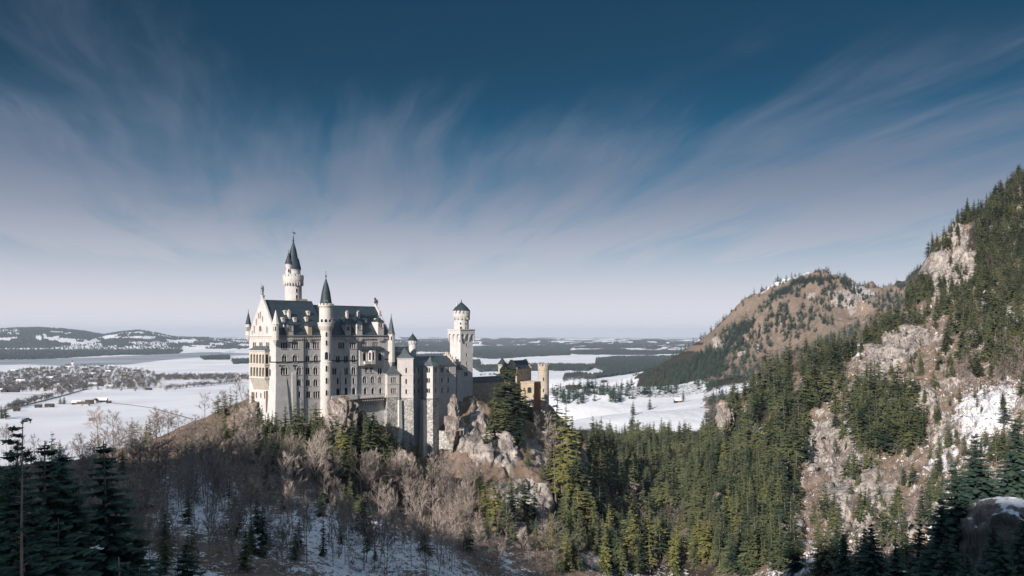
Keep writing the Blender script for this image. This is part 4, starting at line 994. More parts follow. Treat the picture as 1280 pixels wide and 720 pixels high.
def bayblock(name, pl, pxe, ze, ztip, zrb, zbase, rows, edge_rows, courses, roofm='copper', label=None):
    """a many-sided bay: dressed wall above, rubble foot below, pyramid roof"""
    b = MB(); ps = panels(pl, zrb, ze)
    for e, t, z, w, h, n in rows: ps[e].window(ps[e].L*t, z-h/2, w, h, n, .22)
    for p in ps: p.wall(b)
    o = b.build(name, M['trim'], wing)
    if label: o['label'] = label
    for p in ps: p.windows(o)
    b = MB(); n = len(pl); cx = sum(p[0] for p in pl)/n; cy = sum(p[1] for p in pl)/n
    Q = [(cx+(x-cx)*1.10, cy+(y-cy)*1.10) for x,y in pl]; mid = [(cx+(x-cx)*.45, cy+(y-cy)*.45) for x,y in pl]; h = ztip-ze
    V = [(x,y,ze) for x,y in Q]+[(x,y,ze+h*.42) for x,y in mid]+[(cx,cy,ztip)]
    b.add(V, [(i,(i+1)%n,n+(i+1)%n,n+i) for i in range(n)]+[(n+i,n+(i+1)%n,2*n) for i in range(n)]+[tuple(range(n-1,-1,-1))]); b.build('bay_roof', M[roofm], o)
    b = MB()
    for z in courses: band(b, pl, z, .32, .16)
    band(b, pl, ze-.45, .43, .3); band(b, pl, zrb-.2, .4, .22); b.build('string_course', M['limestone'], o)
    b = MB(); b.prism([(cx+(x-cx)*1.012, cy+(y-cy)*1.012) for x,y in pl], zbase, zrb-.19, scale_bottom=1.10); b.build('rubble_foot', M['rubble'], o)
    return o
def rot_box(px0, px1, D, depth, ang):
    """plan of a block whose front spans two columns at depth D and is turned by ang from facing the viewer"""
    x0, x1 = (px0-CX)/F*D, (px1-CX)/F*D; L_ = (x1-x0); d = (cos(ang), sin(ang)); n = (-sin(ang), cos(ang))
    L_ = L_/max(cos(ang)+.0, .3)
    P = [(x0,D), (x0+d[0]*L_, D+d[1]*L_)]; P += [(P[1][0]+n[0]*depth, P[1][1]+n[1]*depth), (P[0][0]+n[0]*depth, P[0][1]+n[1]*depth)]
    return [SV(*p) for p in P]
# a: low hexagonal bay next to the palace
Dz = 441.
def za_(py, D=Dz): return CH-(py-CY)*D/F
pa = [SV(*p) for p in [((479.6-CX)/F*449,449.), ((484.2-CX)/F*442.5,442.5), ((499-CX)/F*447,447.), ((503-CX)/F*454,454.), ((492-CX)/F*460,460.)]]
bayblock('bay', pa, 0, za_(467.6), za_(452.5), za_(497), 86, [(1,.52,za_(475.8),.8,2.6,3),(1,.52,za_(489.3),.8,2.4,3)], None, [za_(481.2)], 'copper')
Db = 448.
pb = rot_box(497.2, 516.0, Db, 9, radians(14))
bayblock('bay', pb, 0, za_(447.4,Db), za_(434.5,Db), za_(497.2,Db), 82, [(0,.55,za_(463.3,Db),.8,2.4,1),(0,.55,za_(477,Db),.8,2.4,1),(0,.55,za_(489.8,Db),.8,2.2,1)], None, [za_(469,Db),za_(482.8,Db)])
Dd = 459.5
pd = [SV(*p) for p in [((528-CX)/F*465.5,465.5), ((529.6-CX)/F*460.5,460.5), ((541-CX)/F*459.5,459.5), ((548.0-CX)/F*465,465.), ((548.5-CX)/F*472,472.), ((532-CX)/F*474,474.)]]
bayblock('bay', pd, 0, za_(457.6,Dd), za_(445.5,Dd), za_(497.4,Dd), 80, [(1,.5,za_(462.9,Dd),.8,2.4,2),(1,.5,za_(475.6,Dd),.8,2.4,2),(1,.5,za_(488.5,Dd),.8,2.2,2),(2,.5,za_(462.9,Dd),.8,2.4,2),(2,.5,za_(475.6,Dd),.9,2.4,1),(2,.5,za_(488.5,Dd),.9,2.4,1)], None, [za_(468.8,Dd),za_(482.2,Dd)])
# narrow buttress strips of pale stone beside the feet
for px, D, z1 in ((480.6,447,za_(497)),(499.0,447,za_(497,Db)),(529.4,459.8,za_(497,Dd))):
    s, v = SV((px-CX)/F*D, D); b = MB(); b.prism([(s-.9,v-.9),(s+.9,v-.9),(s+.9,v+1.6),(s-.9,v+1.6)], 84, z1-1.2, scale_bottom=1.5); b.build('buttress', M['trim'], wing)
# taller roof behind with the thin round turret
rear = root('rear_building', 92, 30, 110, 'dark roofed courtyard building with a thin round turret behind the white wing', 'castle building')
b = MB(); s0_, s1_ = s_of(489,24), s_of(521,24); ze_, zr_ = zq(452,95,24), zq(433.5,100,28)
b.box((s0_,24,110), (s1_,34,ze_)); b.build('wall', M['limestone'], rear)
b = MB(); V = [(s_,v_,z_) for s_ in (s0_+3,s1_) for v_,z_ in ((23.5,ze_),(29,zr_),(34.5,ze_))]; V[0] = (s0_-.4,23.5,ze_); V[2] = (s0_-.4,34.5,ze_)
b.add(V, [(0,1,4,3),(1,2,5,4),(0,2,1),(3,4,5),(0,3,5,2)]); b.build('roof', M['slate'], rear)
cR = (s_of(515.9,27), 27.0); DR = W(*cR)[1]
def zr__(py): return CH-(py-CY)*DR/F
b = MB(); b.lathe(cR, [(2.2,118),(2.2,zr__(431)),(2.55,zr__(429)),(2.55,zr__(425.4))], 20); ttt = b.build('round_turret', M['limestone'], rear)
b = MB(); b.lathe(cR, [(2.9,zr__(425.6)),(1.5,zr__(421)),(.1,zr__(417))], 20); finial(b, cR, zr__(417.4), 1.2, .12); b.build('turret_roof', M['slate_dark'], ttt)
dx, dy = -W(*cR)[0], -W(*cR)[1]; ar = math.atan2(dy, dx)-TH
for k in (-.9,-.3,.3,.9): slit(cR, 2.5, ar+k, zr__(428.6), zr__(426.6), .5, ttt)
b = MB(); b.box((s_of(491.5,23.4)-.8,22.6,ze_-3), (s_of(491.5,23.4)+.8,24.2,zq(433.5,88,23))); b.build('chimney', M['trim'], rear)

# ============================================ courtyard wall between tower and gate
cw = root('courtyard_gallery', 150, 14, 100, 'low covered gallery with dark roof between the square tower and the gatehouse', 'castle wall')
s0_, s1_ = s_of(592,14), s_of(632,14); zt_ = zq(476.3,150,14); b = MB(); b.box((s0_-2,14,100), (s1_+4,19,zt_)); b.build('wall', M['buff'], cw)
b = MB(); V = [(s_,v_,z_) for s_ in (s0_-2.3,s1_+4.3) for v_,z_ in ((13.4,zt_-.05),(16.5,zq(470.6,150,16)),(19.6,zt_-.05))]
b.add(V, [(0,1,4,3),(1,2,5,4),(0,2,1),(3,4,5),(0,3,5,2)]); b.build('roof', M['slate_dark'], cw)
b = MB(); s0_, s1_ = s_of(569.8,6), s_of(577,6); zt_ = zq(462.5,115,6); b.box((s0_,5,104), (s1_,12,zt_)); b.build('stair_house', M['limestone'], cw)
b = MB(); b.add([(s0_-.3,4.6,zt_),(s1_+.3,4.6,zt_),(s1_+.3,12.3,zt_),(s0_-.3,12.3,zt_),((s0_+s1_)/2,9,zq(453.5,115,8))], [(0,1,4),(1,2,4),(2,3,4),(3,0,4),(3,2,1,0)]); b.build('stair_roof', M['slate_dark'], cw)

# ============================================ gatehouse
gs, gv = SV((652-CX)/F*546, 546); DG = 546.
def zg_(py, D=DG): return CH-(py-CY)*D/F
gate = root('gatehouse', gs, gv, 92, 'yellow sandstone gatehouse with stepped gables and dark roof behind the tall conifers', 'gatehouse')
gf = [SV(*p) for p in [((632-CX)/F*549,549.), ((646.2-CX)/F*541,541.), ((664-CX)/F*556,556.), ((650-CX)/F*566,566.)]]
b = MB(); ps = panels(gf, 92, zg_(461)); 
for py in (467, 476, 486): ps[0].window(ps[0].L*.30, zg_(py)-1, .8, 2.0, 1); ps[0].window(ps[0].L*.68, zg_(py)-1, .8, 2.0, 2 if py == 476 else 1); ps[1].window(ps[1].L*.3, zg_(py)-1, .8, 2.0, 1); ps[1].window(ps[1].L*.7, zg_(py)-1, .8, 2.0, 1)
for p in ps: p.wall(b)
go = b.build('wall', M['cream'], gate); ps[0].windows(gate, 'buff'); ps[1].windows(gate, 'buff')
def lerp(a, c, t): return (a[0]+(c[0]-a[0])*t, a[1]+(c[1]-a[1])*t)
for A, B, nm in ((gf[0],gf[1],'stepped_gable'),(gf[2],gf[3],'stepped_gable')):
    b = MB(); d = ((B[0]-A[0]), (B[1]-A[1])); Ln = sqrt(d[0]**2+d[1]**2); n = (d[1]/Ln*.35, -d[0]/Ln*.35); z0 = zg_(461)-.02
    for k in range(5):
        t0, t1 = k*.1, 1-k*.1; a_, b_ = lerp(A,B,t0), lerp(A,B,t1)
        b.prism([(a_[0]+n[0],a_[1]+n[1]),(b_[0]+n[0],b_[1]+n[1]),(b_[0]-n[0]*1.5,b_[1]-n[1]*1.5),(a_[0]-n[0]*1.5,a_[1]-n[1]*1.5)], z0+k*1.12, z0+(k+1)*1.12+.01*k)
    b.build(nm, M['buff'], gate)
b = MB(); m1, m2 = lerp(gf[0],gf[1],.5), lerp(gf[2],gf[3],.5); z0, z1 = zg_(461), zg_(450.6)
b.add([(*gf[1],z0),(*gf[2],z0),(*gf[3],z0),(*gf[0],z0),(*m1,z1),(*m2,z1)], [(0,1,5,4),(2,3,4,5),(3,0,4),(1,2,5),(3,2,1,0)]); b.build('roof', M['slate_dark'], gate)
gl = [SV(*p) for p in [((651-CX)/F*538,538.), ((667.5-CX)/F*536,536.), ((678-CX)/F*546,546.), ((662-CX)/F*552,552.)]]
b = MB(); ps = panels(gl, 90, zg_(477.2)); ps[0].window(ps[0].L*.66, zg_(486.5)-1.7, 2.4, 3.4, 1, hood=True); ps[0].window(ps[0].L*.25, zg_(486)-1.1, .8, 2.2, 1); ps[0].window(ps[0].L*.55, zg_(501)-3.2, 3.0, 6.4, 1); ps[1].window(ps[1].L*.5, zg_(487)-1.1, .9, 2.2, 1)
for p in ps: p.wall(b)
g2 = b.build('porch', M['cream'], gate); [p.windows(g2, 'buff') for p in ps[:2]]
b = MB(); band(b, gl, zg_(477.6), .7, .3); b.build('parapet', M['buff'], g2)
b = MB(); q0, q1 = gl[0], gl[1]; b.prism([(x,y-.06) for x,y in gl], 88, zg_(494), scale_bottom=1.015); b.build('lower_wall', M['buff'], g2)
b = MB(); b.prism([lerp(gl[1],gl[2],.05), lerp(gl[1],gl[2],.98), (lerp(gl[1],gl[2],.98)[0]+.05, lerp(gl[1],gl[2],.98)[1]-.12), (gl[1][0]+.1, gl[1][1]-.1)], 92, zg_(478.4)); b.build('brick_facing', M['brick'], g2)
cG = SV((679.5-CX)/F*DG, DG)
grt = root('gate_tower', cG[0], cG[1], 92, 'round battlemented stone tower at the right end of the gatehouse', 'tower')
rG = 13.3/2*DG/F
b = MB(); b.lathe(cG, [(rG*1.03,92),(rG*.99,zg_(464)),(rG,zg_(463)),(rG*1.10,zg_(460)),(rG*1.10,zg_(457.4))], 24); b.build('shaft', M['buff'], grt)
b = MB(); b.ring_boxes(cG, rG*1.10, zg_(457.5), zg_(454.6), 11, rG*.36, .5); b.ring_boxes(cG, rG*1.08, zg_(463), zg_(460.5), 16, .4, .4); b.build('battlement', M['buff'], grt)
dx, dy = -W(*cG)[0], -W(*cG)[1]; ag = math.atan2(dy, dx)-TH
for py in (473.5, 487.5): slit(cG, rG, ag-.05, zg_(py)-1.1, zg_(py)+1.1, .8, grt)
cH = SV((627.8-CX)/F*552, 552)
grt2 = root('gate_turret', cH[0], cH[1], 95, 'small round tower with dark pointed cap left of the stepped gable', 'tower')
b = MB(); b.lathe(cH, [(2.7,95),(2.6,zg_(458)),(2.9,zg_(456.5)),(2.9,zg_(455.4))], 18); b.build('shaft', M['buff'], grt2)
b = MB(); b.lathe(cH, [(3.1,zg_(455.6)),(1.6,zg_(451.5)),(.1,zg_(447.4))], 18); b.build('conical_roof', M['slate_dark'], grt2)
slit(cH, 2.6, ag, zg_(463), zg_(460), .7, grt2)

# retaining wall and stair platform in the cliff
rw = root('retaining_wall', *SV((567-CX)/F*464,464), 92, 'small stone retaining wall with a wooden walkway in the cliff below the wing', 'wall')
b = MB(); c_ = rw['org']; D_ = 463.
s0_, v0_ = SV((557-CX)/F*D_, D_); s1_, v1_ = SV((566-CX)/F*D_, D_)
b.prism([(s0_,v0_),(s1_,v1_),(s1_-.7*3,v1_+3),(s0_-2,v0_+3)], za_(562,D_), za_(538.5,D_)); b.build('masonry', M['rubble'], rw)
b = MB(); sA, vA = SV((556-CX)/F*(D_-1), D_-1); sB, vB = SV((580-CX)/F*(D_+1), D_+1); b.tube([(sA,vA,za_(538.8,D_)),(sB,vB,za_(537.2,D_))], .35, 4); b.tube([(sA,vA,za_(536.8,D_)),(sB,vB,za_(535.2,D_))], .1, 4)
for t in (.05,.3,.55,.8,.98): p = lerp((sA,vA),(sB,vB),t); z = za_(538,D_); b.tube([(*p,z-2.5),(*p,z+1.2)], .14, 4)
b.build('walkway', M['buff'], rw)
# ------------------------------------------------------------------ trees
def needles(T, b):
    p = pos_vec(T); geo = T.new('ShaderNodeNewGeometry'); oi = T.new('ShaderNodeObjectInfo')
    r = T.math('ADD', T.math('MULTIPLY', geo.outputs['Random Per Island'], .34), T.math('MULTIPLY', oi.outputs['Random'], .36))
    r = T.math('ADD', r, T.math('MULTIPLY', T.step(T.noise(p, .075, 3, .6), .32, .68), .55))
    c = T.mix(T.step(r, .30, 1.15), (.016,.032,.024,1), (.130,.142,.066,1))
    T.link(c, b.inputs['Base Color'])
M['needles'] = mat('conifer_needles', needles, .75, .15)
def needles_dark(T, b):
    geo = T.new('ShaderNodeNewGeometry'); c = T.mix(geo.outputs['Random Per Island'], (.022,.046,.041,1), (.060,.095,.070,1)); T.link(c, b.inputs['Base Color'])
M['needles_dark'] = mat('dark_conifer_needles', needles_dark, .8, .1)
def needles_sunlit(T, b):
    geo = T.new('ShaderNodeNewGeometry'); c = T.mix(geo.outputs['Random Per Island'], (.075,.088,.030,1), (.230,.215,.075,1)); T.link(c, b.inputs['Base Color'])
M['needles_sunlit'] = mat('sunlit_tint_needles', needles_sunlit, .8, .1)  # sunlight on the crowns put into the needle colour
def bark(c1, c2):
    def f(T, b): T.link(T.mix(T.noise(T.vmath('MULTIPLY', pos_vec(T), (1,1,.3)), 1.6, 5, .6), c1, c2), b.inputs['Base Color'])
    return f
M['bark'] = mat('conifer_bark', bark((.10,.085,.075,1), (.24,.21,.19,1)), .95, .05)
def twigm(T, b):
    oi = T.new('ShaderNodeObjectInfo'); geo = T.new('ShaderNodeNewGeometry')
    r = T.math('ADD', T.math('MULTIPLY', oi.outputs['Random'], .5), T.math('MULTIPLY', T.noise(pos_vec(T), .05, 2, .5), .5))
    T.link(T.mix(T.step(r, .2, .8), (.20,.17,.155,1), (.42,.355,.315,1)), b.inputs['Base Color'])
M['twig'] = mat('bare_grey_twigs', twigm, .95, .05)
M['brush'] = mat('dry_brush', bark((.10,.08,.062,1), (.30,.235,.185,1)), .95, .05)
M['farwood'] = mat('distant_wood', bark((.020,.034,.036,1), (.045,.060,.056,1)), .95, .05)
M['farbare'] = mat('village_trees_bark', bark((.055,.058,.062,1), (.125,.12,.118,1)), .95, .05)

def conifer(seed, nw, nb, ns, H=20., R=3.3, t0=.10, wild=.25, full=.85, sp=1.3):
    g = np.random.default_rng(seed); A = []
    for w in range(nw):
        t = t0+(1-t0)*((w+g.random()*.7)/nw); tw_ = t; n = max(3, int(nb*(1-.55*t)))
        for k in range(n):
            if g.random() < .10: continue
            t = min(tw_+(g.random()-.5)*.9*(1-t0)/nw, .995)
            a = 2*pi*(k+g.random()*.8)/n+w*1.3; L_ = R*((1-t)**full)*(1-wild+2*wild*g.random())+.22
            if t < t0+.12: L_ *= .55+.4*g.random()
            sl = .42*t-.30+.18*(g.random()-.5)
            for s in range(ns):
                f = (s+.45+.5*g.random())/ns
                A.append((a, L_, sl, t, f, g.random(), g.random(), g.random()))
    A = np.array(A); a, L_, sl, t, f, r1, r2, r3 = A.T
    dx, dy = np.cos(a), np.sin(a); sx, sy = -dy, dx
    px = dx*L_*f; py = dy*L_*f; pz = H*t+sl*L_*f-.10*L_*f*f
    l = sp*(.22*L_+.16)*(1-.25*f)*(.7+.6*r1); w = sp*(.20*L_+.14)*(1-.40*f)*(.7+.6*r2)
    hang = (.35+.75*r3)*w
    V = []; 
    P = np.stack([px,py,pz], 1); D = np.stack([dx,dy,sl-.12], 1); S = np.stack([sx,sy,0*sx], 1); Z = np.array([0,0,1.])
    v0 = P-D*l[:,None]*.6; v1 = P+S*w[:,None]-Z*hang[:,None]; v2 = P+D*l[:,None]; v3 = P-S*w[:,None]-Z*hang[:,None]
    V = np.stack([v0,v1,v2,v3], 1).reshape(-1,3); n = len(P); i = np.arange(n)*4
    Fc = np.concatenate([np.stack([i,i+1,i+2],1), np.stack([i,i+2,i+3],1)])
    # a dense dark core near the stem
    return V, Fc
def stem(H, r, seg=6, bend=0.0, seed=0, top=.02):
    g = np.random.default_rng(seed); n = 7; V = []; ph = g.random()*6
    for i in range(n):
        t = i/(n-1); R = r*(1-t)**.9+top; cx = bend*sin(t*2.2+ph)*H*.02; cy = bend*cos(t*1.7+ph)*H*.02
        if i == 0: R *= 1.35
        for k in range(seg): V.append((cx+R*cos(2*pi*k/seg), cy+R*sin(2*pi*k/seg), H*t-(0.8 if i == 0 else 0)))
    Fc = [(i*seg+k, i*seg+(k+1)%seg, (i+1)*seg+(k+1)%seg, (i+1)*seg+k) for i in range(n-1) for k in range(seg)]
    return np.array(V), Fc
def bare(seed, H=16., spread=.36, lim=5, twigs=9, first=.34, tw=.045):
    """limbs as three sided tapering rods and twigs as slim blades; returns trunk, and crown"""
    g = np.random.default_rng(seed); tv = []; tf = []; cv = []; cf = []
    def rod(a, b, ra, rb, V, Fc):
        d = b-a; d = d/np.linalg.norm(d); n = np.cross(d, [.3,.9,.2]); n /= np.linalg.norm(n); m = np.cross(d, n); o = len(V)
        for p, r in ((a,ra),(b,rb)):
            for k in range(3): V.append(p+(n*cos(2.094*k)+m*sin(2.094*k))*r)
        for k in range(3): k2 = (k+1)%3; Fc.append((o+k,o+k2,o+3+k2)); Fc.append((o+k,o+3+k2,o+3+k))
    def blade(a, b, w):
        d = b-a; n = np.cross(d, g.normal(size=3)); n = n/np.linalg.norm(n)*w; o = len(cv); cv.extend([a-n, a+n, b]); cf.append((o,o+1,o+2))
    def grow(p, d, L_, r, lev):
        q = p+d*L_*.5; d2 = d+g.normal(size=3)*.12; d2 /= np.linalg.norm(d2); e = q+d2*L_*.5
        rod(p, q, r, r*.75, cv, cf); rod(q, e, r*.75, r*.45, cv, cf)
        if lev == 0:
            for k in range(twigs):
                t = .25+.75*g.random(); s = p+(e-p)*t; dd = d2+g.normal(size=3)*.5; dd /= np.linalg.norm(dd); dd[2] += .15
                blade(s, s+dd*L_*(.5+.6*g.random()), tw)
            return
        for k in range(3 if lev > 1 else 4):
            t = .35+.65*(k+g.random())/4; s = p+(e-p)*t; ax = g.normal(size=3); dd = d+ax*spread*1.15; dd[2] += .12; dd /= np.linalg.norm(dd)
            grow(s, dd, L_*(.52+.2*g.random()), r*.5, lev-1)
    P = [np.array([0,0,-.8])]; n = 6; dd = np.array([0,0,1.])
    for i in range(n): dd = dd+g.normal(size=3)*.05; dd /= np.linalg.norm(dd); P.append(P[-1]+dd*H*.92/n)
    R = [H*.0125*(1-i/(n+.6))+.03 for i in range(n+1)]
    for i in range(n): rod(P[i], P[i+1], R[i], R[i+1], tv, tf)
    for k in range(lim*2):
        t = first+(1-first)*(k+.6*g.random())/(lim*2); i = min(int(t*n), n-1); s = P[i]+(P[i+1]-P[i])*(t*n-i)
        a = k*2.4+g.random(); up = .55+.75*t; d = np.array([cos(a), sin(a), up+.25*g.normal()]); d /= np.linalg.norm(d)
        grow(s, d, H*.23*(1.25-.75*t), R[i]*.55, 1)
    return np.array(tv), np.array(tf), np.array(cv), np.array(cf)
def tri(Fc):
    out = []
    for f in Fc:
        for k in range(1, len(f)-1): out.append((f[0], f[k], f[k+1]))
    return np.array(out)
# kinds of tree, built once
CON_HI = [(conifer(11+k, 38, 15, 8, 20, 4.0+.5*k, .04, .30, .88, .95), stem(20, .27, 8, .6, k)) for k in range(3)]
CON_MID = [(conifer(31+k, 19, 9, 5, 20, (3.3,3.8,4.2,3.5,4.6,3.1)[k], (.08,.14,.06,.20,.10,.08)[k], .32, (.80,.90,.75,.70,.85,.95)[k], 1.25), stem(20, .26, 5, .8, k)) for k in range(6)]
CON_MID += [(conifer(43, 13, 7, 6, 20, 4.4, .30, .55, .55, 1.2), stem(20, .27, 5, 1.6, 9)), (conifer(44, 15, 6, 5, 20, 2.4, .22, .6, .6, 1.15), stem(20, .24, 5, 1.2, 8)), (conifer(45, 16, 9, 6, 20, 5.2, .05, .4, .9, 1.2), stem(20, .3, 5, .6, 7))]
CON_LOW = [(conifer(51+k, 10, 6, 3, 20, 3.9+.35*k, .06, .30, .8, 1.9), stem(20, .3, 4, .3, k)) for k in range(4)]
BARE = [bare(71+k, 16, (.36,.44,.30,.4,.34,.5)[k], (6,7,6,7,8,6)[k], 10, (.34,.28,.42,.30,.5,.22)[k]) for k in range(6)]
BARE_LOW = [bare(91+k, 16, .4, 5, 5, .35, .075) for k in range(4)]

CONS, BARES = [], []          # (screen height, x, y, z, height, group, width factor, tint)
def put(lst, px, py=None, D=None, h=18., grp='', wf=1.0, top=None, tint=0, own=None):
    if D is None:
        q = hit(px, py)
        if q is None: return
        x, D, z = q
    else: x = (px-CX)/F*D; z = float(zg(x, D))
    if top is not None: h = CH-(top-CY)*D/F-z
    if h < 3: return
    lst.append(dict(s=h*F/D, x=x, y=D, z=z-.3, h=h, g=grp, w=wf, t=tint, own=own, px=px))
CASTLE_BOX = [(-3,L+3,-4,DW+6),(60,116,-6,40),(118,134,2,20),(140,175,8,26),(178,204,0,30)]
def in_castle(x, y):
    s, v = SV(x, y)
    return any(a < s < b and c < v < d for a, b, c, d in CASTLE_BOX)
def zone(lst, poly, n, h0, h1, grp, wf=(.75,1.4), clump=0.0, tint=0.0, wave=None):
    P = np.array(poly, float); x0, y0 = P.min(0); x1, y1 = P.max(0); k = 0; tr = 0
    while k < n and tr < n*60:
        tr += 1; px, py = random.uniform(x0, x1), random.uniform(y0, y1)
        if not bool(inpoly(np.array(px), np.array(py), P)): continue
        if clump and fbm(np.array(px/14.), np.array(py/14.), 55, 3) < clump: continue
        q = hit(px, py)
        if q is None or in_castle(q[0], q[1]): continue
        h = random.uniform(h0, h1)*(1 if random.random() > .22 else random.uniform(.4,.8))
        lst.append(dict(s=h*F/q[1], x=q[0], y=q[1], z=q[2]-.3, h=h, g=grp, w=random.uniform(*wf), t=1 if random.random() < tint else 0, own=None, px=px)); k += 1
G = {}
def grp(key, group, label): G[key] = (group, label); return key
# --- conifers
a = grp('gorge', 'dark conifers on the gorge floor', 'dark green conifer on the shaded gorge floor between crag and mountain')
zone(CONS, [(735,562),(760,556),(905,556),(905,600),(880,640),(850,640),(745,610)], 190, 18, 27, a)
zone(CONS, [(705,560),(745,560),(760,700),(715,690)], 34, 15, 22, a)
zone(CONS, [(850,600),(905,590),(985,650),(1000,720),(880,720)], 130, 16, 24, a)
a = grp('meadow_edge', 'conifers along the near edge of the snowy meadow', 'conifer in the sunlit row along the near edge of the snowy meadow')
zone(CONS, [(740,548),(900,548),(900,566),(745,570)], 120, 17, 24, a, tint=.05)
zone(CONS, [(874,495),(890,478),(908,485),(908,548),(884,545)], 50, 13, 20, a)
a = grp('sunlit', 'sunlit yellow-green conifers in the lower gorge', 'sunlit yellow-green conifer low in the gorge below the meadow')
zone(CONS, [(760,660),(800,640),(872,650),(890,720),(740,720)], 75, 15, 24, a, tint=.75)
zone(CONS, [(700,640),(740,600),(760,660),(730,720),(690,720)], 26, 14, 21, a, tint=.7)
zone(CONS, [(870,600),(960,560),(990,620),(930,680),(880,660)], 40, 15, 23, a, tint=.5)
a = grp('flank', 'conifers on the flank of the rocky mountain', 'green conifer in the dense stand on the mountain flank right of the gorge')
zone(CONS, [(890,520),(935,480),(1000,450),(1040,440),(1050,480),(1010,520),(1005,600),(985,660),(930,650),(900,600)], 320, 10, 29, a, tint=.06, clump=.37)
a = grp('ridge', 'conifers along the crest of the lower mountain ridge', 'green conifer on the crest of the ridge in front of the brown hill')
zone(CONS, [(1000,462),(1040,440),(1075,415),(1110,395),(1145,372),(1160,380),(1125,415),(1080,440),(1040,470)], 120, 14, 21, a)
a = grp('slope', 'conifers among the pale cliffs', 'green conifer among the pale cliffs of the mountainside')
zone(CONS, [(1030,500),(1075,480),(1150,500),(1160,560),(1110,570),(1050,560)], 80, 15, 24, a, clump=.40)
zone(CONS, [(1060,500),(1110,480),(1135,520),(1120,575),(1075,570)], 26, 18, 26, a)
zone(CONS, [(1190,370),(1280,360),(1280,455),(1195,450)], 60, 14, 22, a, clump=.36)
zone(CONS, [(1130,400),(1200,385),(1280,410),(1280,470),(1210,470),(1160,430)], 70, 12, 19, a, clump=.42)
zone(CONS, [(1060,560),(1100,560),(1110,640),(1050,640)], 12, 12, 18, a, clump=.4)
zone(CONS, [(1040,460),(1120,410),(1280,420),(1280,600),(1180,640),(1040,640)], 170, 5, 13, a, clump=.40)
a = grp('summit', 'dark conifers on the summit slope', 'dark conifer in the forest high on the mountain above the cliffs')
zone(CONS, [(1205,262),(1240,236),(1285,218),(1300,330),(1285,400),(1235,395),(1215,350),(1222,300)], 320, 14, 21, a)
zone(CONS, [(1180,300),(1200,262),(1225,260),(1205,290),(1190,345)], 22, 8, 14, a)
zone(CONS, [(1165,370),(1200,340),(1240,380),(1200,400),(1150,390)], 60, 12, 18, a)
a = grp('lowright', 'conifers on the snowy lower mountainside', 'dark conifer on the snow-patched slope at the foot of the mountain')
zone(CONS, [(985,640),(1060,650),(1280,620),(1280,720),(1000,720)], 60, 12, 19, a)
zone(CONS, [(1180,560),(1280,560),(1280,620),(1160,640)], 22, 10, 16, a)
a = grp('foot', 'conifers at the foot of the palace walls', 'dark conifer growing on the rocks at the foot of the palace')
zone(CONS, [(270,545),(345,545),(400,535),(500,560),(560,596),(540,615),(400,605),(330,590)], 150, 9, 18, a, tint=.1)
a = grp('shadecon', 'dark conifers on the shaded slope under the castle', 'dark conifer on the shaded slope under the castle')
zone(CONS, [(190,610),(330,590),(600,590),(600,700),(200,720)], 56, 7, 17, a, clump=.42)
a = grp('left', 'conifers scattered in the leafless wood', 'small conifer standing in the leafless wood left of the palace')
for px, top, base in ((288,482,516),(296,486,522),(272,492,528),(281,490,520),(165,520,556),(187,521,562),(183,524,560),(240,540,575),(222,545,570),(232,536,572),(65,538,575),(75,548,580),(153,556,592),(255,520,560)):
    q = hit(px, base)
    if q: put(CONS, px, D=q[1], top=top, grp=a, wf=1.1)
a = grp('crag', 'conifers on the crag below the gatehouse', 'sunlit conifer on the brown crag below the gatehouse')
for px, top, base, t, w in ((608,532,562,0,1.5),(614,540,566,0,1.4),(655,598,655,0,1.2),(618,592,665,1,1.2),(640,605,668,0,1.2),(606,600,650,1,1.3),(688,640,692,1,1.2),(668,610,650,0,1.2),(632,618,672,0,1.2),
                            (694,562,628,1,1.1),(703,556,620,1,1.1),(714,598,640,1,1.2),(708,545,610,1,1.0),(688,560,600,1,1.2),(720,560,640,0,1.2),(726,575,640,0,1.2)):
    q = hit(px, base)
    if q: put(CONS, px, D=q[1], top=top, grp=a, wf=w, tint=t)
zone(CONS, [(575,590),(610,570),(690,590),(700,690),(620,700),(580,640)], 30, 6, 13, a, tint=.4)
for px, top, D, t, w, lab in ((630,492,482,0,2.0,'broad lower conifer of the clump below the gatehouse'),(617,508,480,0,1.8,'sunlit conifer at the lower edge of the gatehouse clump'),(646,512,481,0,1.8,'conifer at the lower right of the gatehouse clump'),(632,449,500,0,2.1,'tallest broad conifer hiding the left half of the gatehouse'),(622,480,494,0,1.5,'bushy conifer left of the tallest tree on the gate crag'),(644,492,498,0,1.6,'bushy conifer right of the tallest tree on the gate crag'),
                              (637,505,488,0,1.6,'lowest conifer of the clump hiding the gatehouse'),(656,484,526,0,1.35,'conifer hiding the left part of the gatehouse porch'),(663,497,522,0,1.4,'low bushy conifer at the foot of the gatehouse porch'),(649,478,508,0,1.3,'slim conifer in front of the stepped gatehouse wall'),
                              (695,478,520,0,1.25,'dark conifer standing against the snowfield right of the round gate tower'),(707,502,500,1,1.25,'bright yellow-green conifer right of the gate tower')):
    put(CONS, px, D=D, top=top, grp=a, wf=w, tint=t, own=lab)
for px, top, base, t, lab in ((345,512,558,0,'slim conifer against the near corner of the palace wall'),(362,538,578,0,'green conifer below the palace front left of the turret'),(397,515,560,0,'narrow conifer below the round turret of the palace'),
                          (428,528,578,1,'yellow-green conifer below the brown rock in front of the palace'),(333,515,556,0,'dark conifer under the palace gable'),(514,540,580,1,'thin yellow-green conifer at the foot of the rubble buttresses'),(322,508,548,0,'bushy conifer under the left gable corner of the palace')):
    q = hit(px, base)
    if q: put(CONS, px, D=q[1], top=top, grp='foot', wf=1.15, tint=t, own=lab)
a = grp('hillfoot', 'conifers round the foot of the brown hill', 'small dark conifer at the foot of the brown hill')
